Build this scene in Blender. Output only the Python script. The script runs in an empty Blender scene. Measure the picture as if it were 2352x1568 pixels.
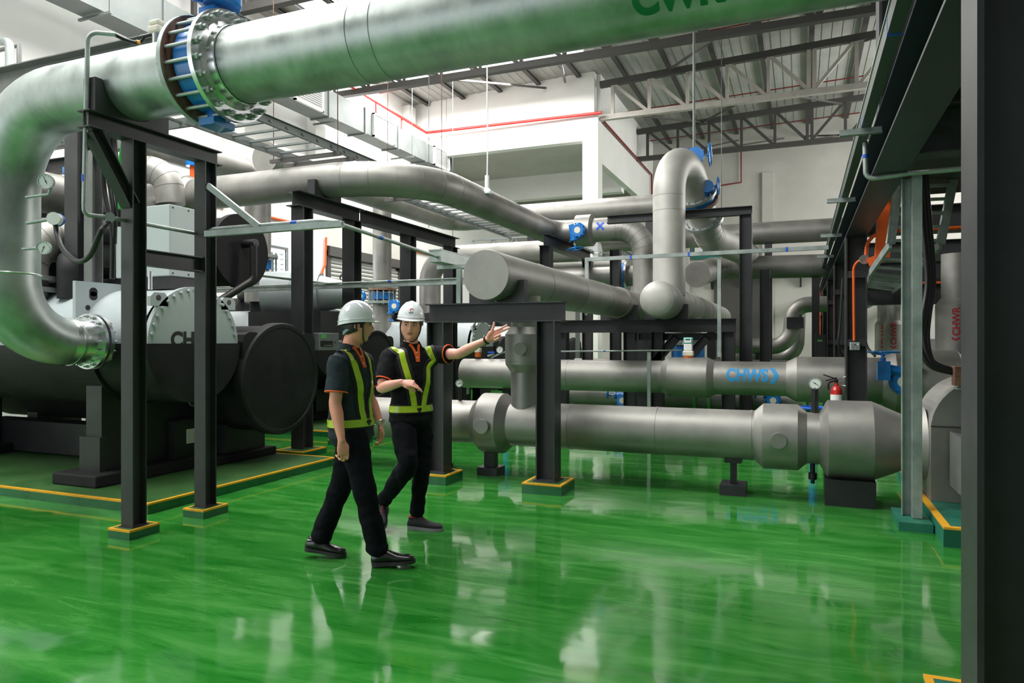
import bpy, bmesh, math, random
from mathutils import Vector, Matrix
from mathutils.bvhtree import BVHTree
random.seed(7)
NTH = 'first second third fourth fifth sixth seventh eighth ninth tenth eleventh twelfth thirteenth fourteenth fifteenth'.split()
SC = bpy.context.scene
COL = SC.collection
PI = math.pi
V = Vector
# ---------------------------------------------------------------- camera
F = 1620.0; TH = math.radians(22.3); CH = 1.5
cT, sT = math.cos(TH), math.sin(TH)
cam_d = bpy.data.cameras.new('camera'); cam = bpy.data.objects.new('camera', cam_d); COL.objects.link(cam)
cam_d.sensor_width = 36.0; cam_d.lens = 36.0 * F / 2352.0; cam_d.clip_end = 200
cam.location = (0, 0, CH); cam.rotation_euler = (PI/2, 0, TH)
SC.camera = cam
# ---------------------------------------------------------------- world, light, exposure
w = bpy.data.worlds.new('world'); SC.world = w; w.use_nodes = True
bg = w.node_tree.nodes['Background']; bg.inputs[0].default_value = (0.90, 0.96, 1.0, 1); bg.inputs[1].default_value = 0.15
SC.view_settings.view_transform = 'Standard'; SC.view_settings.look = 'None'
SC.view_settings.gamma = 1.0; SC.view_settings.use_curve_mapping = False
SC.view_settings.exposure = 0.6
def area(name, loc, rot, sx, sy, power, col=(1, 0.98, 0.95)):
    l = bpy.data.lights.new(name, 'AREA'); l.shape = 'RECTANGLE'; l.size = sx; l.size_y = sy; l.energy = power; l.color = col
    o = bpy.data.objects.new(name, l); COL.objects.link(o); o.location = loc; o.rotation_euler = rot
    return o
# only the mid skylight is in view; the other area lights are added
area('unseen_skylight_front', (-3.5, 4.0, 8.9), (0, 0, 0), 9, 3.0, 240)  # skylight out of view, added to light the scene
area('unseen_skylight_left', (-7.0, 8.0, 8.7), (0, 0, 0), 3.6, 9, 620)  # unseen skylight above the big pipe, added to light the left side
area('skylight_daylight_mid', (-8.3, 17.0, 8.7), (0, 0, 0), 5.5, 2.4, 750)
area('added_light_right', (7.75, 22.0, 6.2), (0, math.radians(90), 0), 3.0, 9.0, 560)  # no windows known here; added to brighten the end wall
area('added_light_rear', (-8.3, 0.2, 8.8), (0, 0, 0), 3.6, 4.4, 150)  # unseen, added to whiten the near left wall
area('added_light_behind', (-7.5, -4.5, 2.6), (math.radians(82), 0, math.radians(-12)), 8, 4.6, 150, (0.93, 0.97, 1.0))  # no door known there; fill added behind the camera
# ---------------------------------------------------------------- pixel rays (to read distances off the photograph)
def ray(px, py):
    a = (px - 1176) / F; b = (784 - py) / F
    return V((cT*a - sT, sT*a + cT, b))
def aD(px, py, d): return ray(px, py)*d + V((0, 0, CH))
def aX(px, py, X): r = ray(px, py); return aD(px, py, X/r.x)
def aY(px, py, Y): r = ray(px, py); return aD(px, py, Y/r.y)
def aZ(px, py, Z): r = ray(px, py); return aD(px, py, (Z-CH)/r.z)
# ---------------------------------------------------------------- materials
M = {}
def mat(name, col, rough=0.5, metal=0.0, col2=None, scale=4.0, detail=4, bump=0.0, bscale=None, stretch=(1, 1, 1), r2=None, emit=None, spec=None, coat=0, lo=0.35, hi=0.68, trans=0, sss=0):
    m = bpy.data.materials.new(name); m.use_nodes = True; M[name] = m
    nt = m.node_tree; p = nt.nodes['Principled BSDF']
    p.inputs['Base Color'].default_value = (*col, 1); p.inputs['Roughness'].default_value = rough; p.inputs['Metallic'].default_value = metal
    if spec is not None: p.inputs['Specular IOR Level'].default_value = spec
    if coat: p.inputs['Coat Weight'].default_value = coat; p.inputs['Coat Roughness'].default_value = 0.05
    if trans: p.inputs['Transmission Weight'].default_value = trans
    if sss: p.inputs['Subsurface Weight'].default_value = sss; p.inputs['Subsurface Radius'].default_value = (0.02, 0.008, 0.004)
    if emit: p.inputs['Emission Color'].default_value = (*emit[0], 1); p.inputs['Emission Strength'].default_value = emit[1]
    if col2 or bump or r2:
        tc = nt.nodes.new('ShaderNodeTexCoord'); mp = nt.nodes.new('ShaderNodeMapping'); mp.inputs['Scale'].default_value = stretch
        nt.links.new(tc.outputs['Object'], mp.inputs[0])
        n = nt.nodes.new('ShaderNodeTexNoise'); n.inputs['Scale'].default_value = scale; n.inputs['Detail'].default_value = detail; n.inputs['Roughness'].default_value = 0.6
        nt.links.new(mp.outputs[0], n.inputs[0])
        if col2:
            cr = nt.nodes.new('ShaderNodeValToRGB'); cr.color_ramp.elements[0].color = (*col, 1); cr.color_ramp.elements[1].color = (*col2, 1)
            cr.color_ramp.elements[0].position = lo; cr.color_ramp.elements[1].position = hi
            nt.links.new(n.outputs[0], cr.inputs[0]); nt.links.new(cr.outputs[0], p.inputs['Base Color'])
        if r2:
            mr = nt.nodes.new('ShaderNodeMapRange'); mr.inputs[1].default_value = 0.3; mr.inputs[2].default_value = 0.7; mr.inputs[3].default_value = rough; mr.inputs[4].default_value = r2
            nt.links.new(n.outputs[0], mr.inputs[0]); nt.links.new(mr.outputs[0], p.inputs['Roughness'])
        if bump:
            n2 = n
            if bscale:
                n2 = nt.nodes.new('ShaderNodeTexNoise'); n2.inputs['Scale'].default_value = bscale; n2.inputs['Detail'].default_value = 3
                nt.links.new(mp.outputs[0], n2.inputs[0])
            b = nt.nodes.new('ShaderNodeBump'); b.inputs['Strength'].default_value = 1.0; b.inputs['Distance'].default_value = bump
            nt.links.new(n2.outputs[0], b.inputs['Height']); nt.links.new(b.outputs[0], p.inputs['Normal'])
    return m
mat('clad', (0.245, 0.24, 0.223), 0.42, 0.65, (0.35, 0.342, 0.318), 2.2, 6, r2=0.58, bump=0.002, bscale=3.0)
mat('clad_pale', (0.42, 0.41, 0.385), 0.5, 0.35, (0.54, 0.53, 0.50), 2.0, 7, r2=0.65, bump=0.002, bscale=3.0)
mat('trunk', (0.085, 0.10, 0.09), 0.5, 0.3)
mat('galv', (0.27, 0.31, 0.30), 0.42, 0.6, (0.45, 0.50, 0.48), 5, 7, r2=0.55, bump=0.0015, bscale=4)
mat('galv_big', (0.30, 0.335, 0.325), 0.33, 0.75, (0.50, 0.54, 0.52), 3.0, 8, r2=0.5, bump=0.002, bscale=6, stretch=(1.6, 1, 1))
mat('shiny', (0.75, 0.77, 0.78), 0.22, 1.0, (0.62, 0.64, 0.66), 6, 3, r2=0.35)
mat('duct', (0.15, 0.17, 0.167), 0.5, 0.3, (0.20, 0.22, 0.215), 1.5, 3)
mat('steel_blue', (0.014, 0.022, 0.034), 0.4, 0.0, (0.02, 0.032, 0.048), 3, 4)
mat('steel', (0.028, 0.028, 0.031), 0.42, 0.0, (0.044, 0.045, 0.049), 3, 4, spec=0.4)
mat('steel_light', (0.13, 0.135, 0.135), 0.5, 0.1, (0.18, 0.185, 0.18), 3, 4)
mat('steel_black', (0.012, 0.013, 0.015), 0.45, 0.0, (0.022, 0.023, 0.026), 3, 4)
mat('foam', (0.006, 0.006, 0.007), 0.55, 0.0, (0.018, 0.018, 0.020), 4, 6, r2=0.75, bump=0.004, bscale=7, spec=0.3)
mat('chiller', (0.36, 0.405, 0.42), 0.38, 0.0, (0.41, 0.455, 0.465), 2, 3, coat=0.2)
mat('cabinet', (0.42, 0.47, 0.485), 0.35, 0.0)
mat('blue', (0.0, 0.14, 0.48), 0.35, 0.0, (0.005, 0.20, 0.60), 6, 3, coat=0.3)
mat('blue_tape', (0.01, 0.10, 0.60), 0.5)
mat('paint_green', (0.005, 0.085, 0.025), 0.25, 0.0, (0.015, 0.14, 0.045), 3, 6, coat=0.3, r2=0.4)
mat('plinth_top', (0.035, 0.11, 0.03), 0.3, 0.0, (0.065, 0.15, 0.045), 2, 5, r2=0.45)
mat('teal_paint', (0.01, 0.12, 0.075), 0.3, 0.0, (0.03, 0.19, 0.13), 4, 6, r2=0.5)
mat('chipped', (0.01, 0.11, 0.06), 0.35, 0.0, (0.55, 0.6, 0.58), 5, 8, lo=0.60, hi=0.64)
mat('yellow', (0.85, 0.42, 0.02), 0.4, 0.0, (0.70, 0.33, 0.02), 9, 5)
mat('orange', (0.85, 0.12, 0.01), 0.45, 0.0, (0.72, 0.09, 0.01), 5, 4)
mat('red', (0.55, 0.02, 0.015), 0.3, 0.0, coat=0.3)
mat('red_paint', (0.20, 0.018, 0.016), 0.5)
mat('rust', (0.16, 0.06, 0.035), 0.8, 0.1, (0.30, 0.20, 0.15), 8, 6)
mat('rubber', (0.010, 0.010, 0.011), 0.45)
mat('green_cable', (0.02, 0.5, 0.05), 0.4)
mat('white_wall', (0.80, 0.80, 0.77), 0.85, 0.0, (0.87, 0.87, 0.85), 0.6, 5, bump=0.003, bscale=8)
mat('grey_wall', (0.46, 0.445, 0.41), 0.9, 0.0, (0.56, 0.545, 0.51), 0.45, 6, bump=0.003, bscale=8)
mat('white', (0.85, 0.85, 0.85), 0.4)
mat('white_gloss', (0.88, 0.90, 0.94), 0.12, coat=0.6)
mat('dial', (0.82, 0.84, 0.82), 0.3)
mat('black', (0.006, 0.006, 0.007), 0.4)
mat('cream', (0.70, 0.66, 0.55), 0.5)
mat('truss', (0.42, 0.39, 0.35), 0.6, 0.0, (0.50, 0.47, 0.43), 4, 3)  # beige for the lit truss, its brightness put into the colour
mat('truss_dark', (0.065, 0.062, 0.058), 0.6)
mat('shutter', (0.52, 0.52, 0.49), 0.5, 0.2)
mat('lightpane', (0.9, 0.95, 1.0), 0.5, emit=((0.88, 0.94, 1.0), 6.0))
mat('skypane', (0.9, 0.95, 1.0), 0.5, emit=((1.0, 0.99, 0.96), 2.4))
mat('ink_blue', (0.02, 0.28, 0.62), 0.5)
mat('ink_green', (0.0, 0.16, 0.045), 0.5)
mat('ink_red', (0.42, 0.015, 0.03), 0.6)
mat('ink_black', (0.012, 0.012, 0.012), 0.5)
mat('green_band', (0.10, 0.42, 0.12), 0.4, 0.2)
mat('sign_green', (0.01, 0.16, 0.13), 0.5)
mat('amber', (0.55, 0.12, 0.01), 0.2, coat=0.4)
mat('mint', (0.10, 0.55, 0.45), 0.4)
mat('skin', (0.92, 0.42, 0.33), 0.45, 0.0, (0.95, 0.47, 0.375), 14, 4, sss=0.12)
mat('skin_tan', (0.85, 0.345, 0.24), 0.45, 0.0, (0.89, 0.39, 0.275), 14, 4, sss=0.12)
mat('lip', (0.50, 0.17, 0.14), 0.4)
mat('hair', (0.008, 0.006, 0.005), 0.5)
mat('eye', (0.8, 0.8, 0.78), 0.15)
mat('iris', (0.015, 0.008, 0.005), 0.1)
mat('polo', (0.005, 0.005, 0.007), 0.9, 0.0, (0.010, 0.0105, 0.014), 30, 3, bump=0.004, bscale=9, spec=0.2)
mat('polo_teal', (0.008, 0.016, 0.024), 0.85, 0.0, (0.014, 0.027, 0.038), 30, 3, bump=0.004, bscale=9)
mat('trousers', (0.003, 0.0036, 0.006), 0.9, 0.0, (0.006, 0.007, 0.011), 30, 3, bump=0.008, bscale=7, spec=0.15)
mat('vest_net', (0.006, 0.006, 0.007), 0.7)
mat('hivis', (0.42, 0.60, 0.01), 0.35, 0.0, (0.36, 0.53, 0.01), 20, 2, coat=0.4)
mat('trim_orange', (0.90, 0.13, 0.01), 0.6)
mat('leather', (0.012, 0.012, 0.013), 0.18, coat=0.5)
mat('suede', (0.022, 0.022, 0.025), 0.8)
mat('sole', (0.020, 0.020, 0.022), 0.6)
mat('sole_grey', (0.22, 0.22, 0.23), 0.6)
mat('harness', (0.18, 0.30, 0.32), 0.5)
def floor_material():
    m = bpy.data.materials.new('green_epoxy'); m.use_nodes = True; M['floor'] = m
    nt = m.node_tree; N = nt.nodes; L = nt.links; p = N['Principled BSDF']
    tc = N.new('ShaderNodeTexCoord'); mp = N.new('ShaderNodeMapping'); mp.inputs['Rotation'].default_value = (0, 0, 0.55); mp.inputs['Scale'].default_value = (0.55, 2.6, 1)
    L.new(tc.outputs['Object'], mp.inputs[0])
    n1 = N.new('ShaderNodeTexNoise'); n1.inputs['Scale'].default_value = 2.4; n1.inputs['Detail'].default_value = 10; n1.inputs['Roughness'].default_value = 0.62; n1.inputs['Distortion'].default_value = 0.6
    L.new(mp.outputs[0], n1.inputs[0])
    cr = N.new('ShaderNodeValToRGB'); e = cr.color_ramp.elements
    e[0].position = 0.30; e[0].color = (0.008, 0.135, 0.012, 1); e[1].position = 0.76; e[1].color = (0.085, 0.30, 0.068, 1)
    x = e.new(0.5); x.color = (0.030, 0.20, 0.028, 1)
    L.new(n1.outputs[0], cr.inputs[0])
    n2 = N.new('ShaderNodeTexNoise'); n2.inputs['Scale'].default_value = 0.45; n2.inputs['Detail'].default_value = 3
    L.new(tc.outputs['Object'], n2.inputs[0])
    mx = N.new('ShaderNodeMixRGB'); mx.blend_type = 'MULTIPLY'; mx.inputs[0].default_value = 0.5
    cr2 = N.new('ShaderNodeValToRGB'); cr2.color_ramp.elements[0].position = 0.35; cr2.color_ramp.elements[0].color = (0.55, 0.75, 0.55, 1); cr2.color_ramp.elements[1].position = 0.6; cr2.color_ramp.elements[1].color = (1, 1, 1, 1)
    L.new(n2.outputs[0], cr2.inputs[0]); L.new(cr.outputs[0], mx.inputs[1]); L.new(cr2.outputs[0], mx.inputs[2]); L.new(mx.outputs[0], p.inputs['Base Color'])
    mr = N.new('ShaderNodeMapRange'); mr.inputs[1].default_value = 0.15; mr.inputs[2].default_value = 0.7; mr.inputs[3].default_value = 0.02; mr.inputs[4].default_value = 0.11
    L.new(n1.outputs[0], mr.inputs[0]); L.new(mr.outputs[0], p.inputs['Roughness'])
    b = N.new('ShaderNodeBump'); b.inputs['Distance'].default_value = 0.006; b.inputs['Strength'].default_value = 0.5
    n3 = N.new('ShaderNodeTexNoise'); n3.inputs['Scale'].default_value = 2.2; n3.inputs['Detail'].default_value = 2
    L.new(tc.outputs['Object'], n3.inputs[0]); L.new(n3.outputs[0], b.inputs['Height']); L.new(b.outputs[0], p.inputs['Normal'])
    p.inputs['Specular IOR Level'].default_value = 0.6
floor_material()
# ---------------------------------------------------------------- mesh building
def basis(d, up=V((0, 0, 1))):
    d = V(d).normalized(); up = V(up)
    if abs(d.dot(up.normalized())) > 0.995: up = V((0, 1, 0)) if abs(d.y) < 0.9 else V((1, 0, 0))
    s = d.cross(up).normalized(); u = s.cross(d).normalized()
    return s, u, d
class MB:
    def __init__(s): s.v = []; s.f = []; s.sm = []; s.th = 0.6
    def add(s, vs, fs, smooth=False):
        n = len(s.v); s.v += [V(q) for q in vs]
        s.f += [tuple(n+i for i in f) for f in fs]; s.sm += [smooth]*len(fs); return s
    def merge(s, o):
        s.th = min(s.th, o.th); n = len(s.v); s.v += o.v; s.f += [tuple(n+i for i in f) for f in o.f]; s.sm += o.sm; return s
    def box(s, lo, hi):
        x0, y0, z0 = lo; x1, y1, z1 = hi
        x0, x1 = min(x0, x1), max(x0, x1); y0, y1 = min(y0, y1), max(y0, y1); z0, z1 = min(z0, z1), max(z0, z1)
        return s.add([(x0,y0,z0),(x1,y0,z0),(x1,y1,z0),(x0,y1,z0),(x0,y0,z1),(x1,y0,z1),(x1,y1,z1),(x0,y1,z1)],
            [(3,2,1,0),(4,5,6,7),(0,1,5,4),(1,2,6,5),(2,3,7,6),(3,0,4,7)])
    def bbox_bev(s, lo, hi, b):
        """box with chamfered edges"""
        x0, y0, z0 = lo; x1, y1, z1 = hi
        bm = bmesh.new(); bmesh.ops.create_cube(bm, size=1.0)
        for q in bm.verts: q.co = V(((x0+x1)/2+q.co.x*(x1-x0), (y0+y1)/2+q.co.y*(y1-y0), (z0+z1)/2+q.co.z*(z1-z0)))
        bmesh.ops.bevel(bm, geom=bm.edges[:], offset=b, segments=2, affect='EDGES', profile=0.5)
        s.add([q.co.copy() for q in bm.verts], [[q.index for q in f.verts] for f in bm.faces]); bm.free(); return s
    def prof(s, p0, p1, poly, up=(0, 0, 1)):
        p0 = V(p0); p1 = V(p1); a, u, d = basis(p1-p0, up); n = len(poly)
        vs = [p0+a*x+u*y for x, y in poly]+[p1+a*x+u*y for x, y in poly]
        fs = [tuple(range(n))[::-1], tuple(range(n, 2*n))]+[(i, (i+1) % n, n+(i+1) % n, n+i) for i in range(n)]
        return s.add(vs, fs)
    def bar(s, p0, p1, w_, h, up=(0, 0, 1)):
        return s.prof(p0, p1, [(-w_/2, -h/2), (w_/2, -h/2), (w_/2, h/2), (-w_/2, h/2)], up)
    def ibeam(s, p0, p1, H, B, up=(0, 0, 1), tw=0.008, tf=0.012):
        h, b, t = H/2, B/2, tw/2
        return s.prof(p0, p1, [(-b,-h),(b,-h),(b,-h+tf),(t,-h+tf),(t,h-tf),(b,h-tf),(b,h),(-b,h),(-b,h-tf),(-t,h-tf),(-t,-h+tf),(-b,-h+tf)], up)
    def chan(s, p0, p1, w_, h, t=0.004, up=(0, 0, 1)):
        a, b = w_/2, h/2
        return s.prof(p0, p1, [(-a,-b),(a,-b),(a,b),(a-t,b),(a-t,-b+t),(-a+t,-b+t),(-a+t,b),(-a,b)], up)
    def ang(s, p0, p1, a, b, t=0.006, up=(0, 0, 1)):
        return s.prof(p0, p1, [(0,0),(a,0),(a,t),(t,t),(t,b),(0,b)], up)
    def tube(s, path, r, seg=24, caps=True, smooth=True, ref=(0, 0, 1)):
        path = [V(p) for p in path]; n = len(path)
        rr = r if isinstance(r, (list, tuple)) else [r]*n
        tans = []
        for i in range(n):
            if i == 0: t = path[1]-path[0]
            elif i == n-1: t = path[-1]-path[-2]
            else: t = (path[i+1]-path[i]).normalized()+(path[i]-path[i-1]).normalized()
            tans.append(t.normalized())
        a, u, d = basis(tans[0], ref); vs = []; fs = []
        for i in range(n):
            if i:
                q = tans[i-1].rotation_difference(tans[i]); a = q @ a; u = q @ u
            for k in range(seg):
                c = 2*PI*k/seg; vs.append(path[i]+(a*math.cos(c)+u*math.sin(c))*rr[i])
        for i in range(n-1):
            for k in range(seg):
                k2 = (k+1) % seg; fs.append((i*seg+k, i*seg+k2, (i+1)*seg+k2, (i+1)*seg+k))
        s.add(vs, fs, smooth)
        if caps:
            s.add(vs[:seg], [tuple(range(seg))[::-1]]); s.add(vs[-seg:], [tuple(range(seg))])
        return s
    def lathe(s, c, axis, prof, seg=32, smooth=True, ref=(0, 0, 1)):
        """prof: list of (distance along axis, radius); sharp corners by repeated points"""
        if seg >= 24: s.th = 0.3
        c = V(c); a, u, d = basis(axis, ref)
        def ring(t, r): return [c+d*t+(a*math.cos(2*PI*k/seg)+u*math.sin(2*PI*k/seg))*r for k in range(seg)]
        for (t0, r0), (t1, r1) in zip(prof, prof[1:]):
            if (t0, r0) == (t1, r1): continue
            sm = smooth and not abs(r0-r1) > abs(t1-t0)*3 or (smooth and False)
            R0 = ring(t0, r0); R1 = ring(t1, r1)
            s.add(R0+R1, [(k, (k+1) % seg, seg+(k+1) % seg, seg+k) for k in range(seg)], smooth)
        return s
    def cyl(s, p0, p1, r, seg=24):
        p0 = V(p0); p1 = V(p1); L_ = (p1-p0).length
        return s.lathe(p0, p1-p0, [(0, 0), (0, r), (0, r), (L_, r), (L_, r), (L_, 0)], seg)
    def cylr(s, c, axis, r, h, seg=24):
        c = V(c); d = V(axis).normalized(); return s.cyl(c-d*h/2, c+d*h/2, r, seg)
    def torus(s, c, axis, R, r, seg=28, rs=8):
        c = V(c); a, u, d = basis(axis); vs = []; fs = []
        for k in range(seg):
            t = 2*PI*k/seg; e = a*math.cos(t)+u*math.sin(t)
            for j in range(rs):
                q = 2*PI*j/rs; vs.append(c+e*(R+r*math.cos(q))+d*r*math.sin(q))
        for k in range(seg):
            for j in range(rs):
                k2 = (k+1) % seg; j2 = (j+1) % rs; fs.append((k*rs+j, k2*rs+j, k2*rs+j2, k*rs+j2))
        return s.add(vs, fs, True)
    def ball(s, c, rx, ry=None, rz=None, ax=None, nu=20, nv=12, fn=None):
        ry = rx if ry is None else ry; rz = rx if rz is None else rz
        A = ax or (V((1, 0, 0)), V((0, 1, 0)), V((0, 0, 1))); c = V(c); vs = []; fs = []
        for i in range(nv+1):
            t = PI*i/nv
            for k in range(nu):
                p = 2*PI*k/nu; q = V((math.sin(t)*math.cos(p)*rx, math.sin(t)*math.sin(p)*ry, math.cos(t)*rz))
                if fn: q = fn(q)
                vs.append(c+A[0]*q.x+A[1]*q.y+A[2]*q.z)
        for i in range(nv):
            for k in range(nu):
                k2 = (k+1) % nu; fs.append((i*nu+k, (i+1)*nu+k, (i+1)*nu+k2, i*nu+k2))
        return s.add(vs, fs, True)
    def bvh(s): return BVHTree.FromPolygons(s.v, s.f)
    def mesh(s, name, mt, off=V((0, 0, 0))):
        me = bpy.data.meshes.new(name); me.from_pydata([q-off for q in s.v], [], s.f)
        me.polygons.foreach_set('use_smooth', s.sm); me.materials.append(M[mt] if isinstance(mt, str) else mt)
        bm = bmesh.new(); bm.from_mesh(me); bmesh.ops.remove_doubles(bm, verts=bm.verts, dist=1e-5); bmesh.ops.recalc_face_normals(bm, faces=bm.faces)
        for e_ in bm.edges:
            if len(e_.link_faces) == 2 and e_.calc_face_angle(0) > s.th: e_.smooth = False
        bm.to_mesh(me); bm.free(); me.update(); return me
def arc_route(pts, rad, n=10):
    """polyline with filleted corners"""
    pts = [V(p) for p in pts]; out = [pts[0]]
    for i in range(1, len(pts)-1):
        p = pts[i]; a = (pts[i-1]-p).normalized(); b = (pts[i+1]-p).normalized(); ang = a.angle(b)
        r = rad[i-1] if isinstance(rad, (list, tuple)) else rad
        if r <= 0 or ang > PI-0.02: out.append(p); continue
        t = r/math.tan(ang/2); c = p+(a+b).normalized()*(r/math.sin(ang/2))
        s0 = p+a*t-c; s1 = p+b*t-c; sw = s0.angle(s1)
        for k in range(n+1):
            f = k/n; out.append(c+(s0*math.sin((1-f)*sw)+s1*math.sin(f*sw))/math.sin(sw))
    out.append(pts[-1]); return out
def catmull(pts, n=8):
    pts = [V(p) for p in pts]; P = [pts[0]*2-pts[1]]+pts+[pts[-1]*2-pts[-2]]; out = []
    for i in range(1, len(P)-2):
        for k in range(n):
            t = k/n; a, b, c, d = P[i-1], P[i], P[i+1], P[i+2]
            out.append(0.5*((2*b)+(c-a)*t+(2*a-5*b+4*c-d)*t*t+(3*b-a-3*c+d)*t**3))
    out.append(pts[-1]); return out
ORG = {}
def obj(name, mb, mt, parent=None, kind=None, label=None, cat=None, group=None):
    if parent is None:
        xs = [q.x for q in mb.v]; ys = [q.y for q in mb.v]; zs = [q.z for q in mb.v]
        off = V(((min(xs)+max(xs))/2, (min(ys)+max(ys))/2, min(zs)))
    else: off = ORG[parent.name]
    o = bpy.data.objects.new(name, mb.mesh(name, mt, off)); COL.objects.link(o)
    if parent is None: o.location = off
    else: o.parent = parent
    ORG[o.name] = off
    if kind: o['kind'] = kind
    if label: o['label'] = label
    if cat: o['category'] = cat
    if group: o['group'] = group
    return o
def thing(name, label, cat, group=None):
    o = bpy.data.objects.new(name, None); COL.objects.link(o); o.empty_display_size = 0.1
    o['label'] = label; o['category'] = cat
    if group: o['group'] = group
    ORG[o.name] = V((0, 0, 0)); return o
def dup(root, delta, label, group=None):
    """copy of a thing, its parts and sub-parts, moved by delta"""
    r = root.copy(); COL.objects.link(r); r.location = root.location+V(delta); r['label'] = label
    if group: r['group'] = group
    ORG[r.name] = ORG[root.name]+V(delta)
    for ch in list(root.children):
        c = ch.copy(); COL.objects.link(c); c.parent = r; ORG[c.name] = ORG[r.name]
        for g in list(ch.children):
            d = g.copy(); COL.objects.link(d); d.parent = c; ORG[d.name] = ORG[r.name]
    return r
def settle():
    """put every grouping empty at the base of its thing"""
    bpy.context.view_layer.update()
    for o in list(COL.objects):
        if o.type == 'EMPTY' and o.parent is None and o.children:
            lo = V((1e9,)*3); hi = V((-1e9,)*3)
            def walk(c):
                nonlocal lo, hi
                if c.type == 'MESH':
                    for q in c.bound_box:
                        p = c.matrix_world @ V(q)
                        lo = V(map(min, lo, p)); hi = V(map(max, hi, p))
                for g in c.children: walk(g)
            for c in o.children: walk(c)
            b = V(((lo.x+hi.x)/2, (lo.y+hi.y)/2, lo.z)); dl = b-o.location
            o.location = b
            for c in o.children: c.location = c.location-dl
def text_poly(txt, size, bold=0.0, sx=1.0):
    cu = bpy.data.curves.new('lettering', 'FONT'); cu.body = txt; cu.size = size; cu.align_x = 'LEFT'; cu.offset = bold
    o = bpy.data.objects.new('lettering', cu); COL.objects.link(o)
    bpy.context.view_layer.update()
    me = bpy.data.meshes.new_from_object(o.evaluated_get(bpy.context.evaluated_depsgraph_get()))
    bpy.data.objects.remove(o); bpy.data.curves.remove(cu)
    vs = [V((q.co.x*sx, q.co.y, 0)) for q in me.vertices]; fs = [tuple(p.vertices) for p in me.polygons]; bpy.data.meshes.remove(me)
    return vs, fs
def decal(name, vs, fs, o, right, up, target, mt, parent, off=0.003, cut=0.02, label=None):
    """flat outline laid on a surface: cut fine, then dropped onto it"""
    o = V(o); right = V(right).normalized(); up = V(up).normalized(); n = right.cross(up).normalized()
    bm = bmesh.new(); bv = [bm.verts.new(q) for q in vs]
    for f in fs:
        try: bm.faces.new([bv[i] for i in f])
        except ValueError: pass
    for ax in (0, 1):
        lo = min(q[ax] for q in vs); hi = max(q[ax] for q in vs); c = lo+cut
        while c < hi:
            p = V((0, 0, 0)); p[ax] = c; nn = V((0, 0, 0)); nn[ax] = 1
            bmesh.ops.bisect_plane(bm, geom=bm.verts[:]+bm.edges[:]+bm.faces[:], plane_co=p, plane_no=nn); c += cut
    mb = MB(); bm.verts.index_update()
    pts = []
    for q in bm.verts:
        w_ = o+right*q.co.x+up*q.co.y
        hit, nr, _, _ = target.ray_cast(w_+n*0.6, -n, 2.0)
        if hit is None: hit = target.find_nearest(w_)[0]; nr = n
        if nr.dot(n) < 0: nr = -nr
        pts.append(hit+nr*off)
    mb.add(pts, [tuple(v.index for v in f.verts) for f in bm.faces]); bm.free()
    return obj(name, mb, mt, parent, label=label)
CHEV = ([(0, 0, 0), (0.3, 0, 0), (0.58, 0.5, 0), (0.3, 1, 0), (0, 1, 0), (0.28, 0.5, 0)], [(0, 1, 2, 5), (5, 2, 3, 4)])
def chev(h, x=0): return [V((x+a*h, b*h, 0)) for a, b, c in CHEV[0]], CHEV[1]
# ================================================================ the building
def box(lo, hi): return MB().box(lo, hi)
obj('floor', MB().add([(-14, -7, 0), (9, -7, 0), (9, 29, 0), (-14, 29, 0)], [(0, 1, 2, 3)]), 'floor', kind='structure')
def roofz(x): return 9.55+0.04*x
def roof_sheet():
    mb = MB(); xs = [-12 + 0.125*i for i in range(int(21/0.125)+1)]
    holes = [(-10.6, -6.2, -2.2, 13.4), (-6.0, 1.0, 2.4, 5.7), (-11.2, -5.4, 15.9, 18.2)]
    yb = sorted({-7, 29}|{h[2] for h in holes}|{h[3] for h in holes})
    for i in range(len(xs)-1):
        x0, x1 = xs[i], xs[i+1]; xm = (x0+x1)/2
        for y0, y1 in zip(yb, yb[1:]):
            ym = (y0+y1)/2
            if any(h[0] < xm < h[1] and h[2] < ym < h[3] for h in holes): continue
            r = 0.012 if i % 2 else 0.0
            mb.add([(x0, y0, roofz(x0)+r), (x1, y0, roofz(x1)+r), (x1, y1, roofz(x1)+r), (x0, y1, roofz(x0)+r)], [(0, 1, 2, 3)])
            mb.add([(x1, y0, roofz(x1)), (x1, y0, roofz(x1)+0.012), (x1, y1, roofz(x1)+0.012), (x1, y1, roofz(x1))], [(0, 1, 2, 3)])
    return mb, holes
mat('roof', (0.34, 0.34, 0.325), 0.7, 0.0, (0.42, 0.42, 0.40), 1.2, 5)
rs, holes = roof_sheet()
obj('ceiling', rs, 'roof', kind='structure')
for i, (x0, x1, y0, y1) in enumerate(holes):
    sk = obj('window_%d' % (i+5), MB().box((x0, y0, roofz(x0)+0.06), (x1, y1, roofz(x1)+0.07)), 'skypane', kind='structure')  # first two glowing panes are unseen, added with the lights; third is in view
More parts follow.
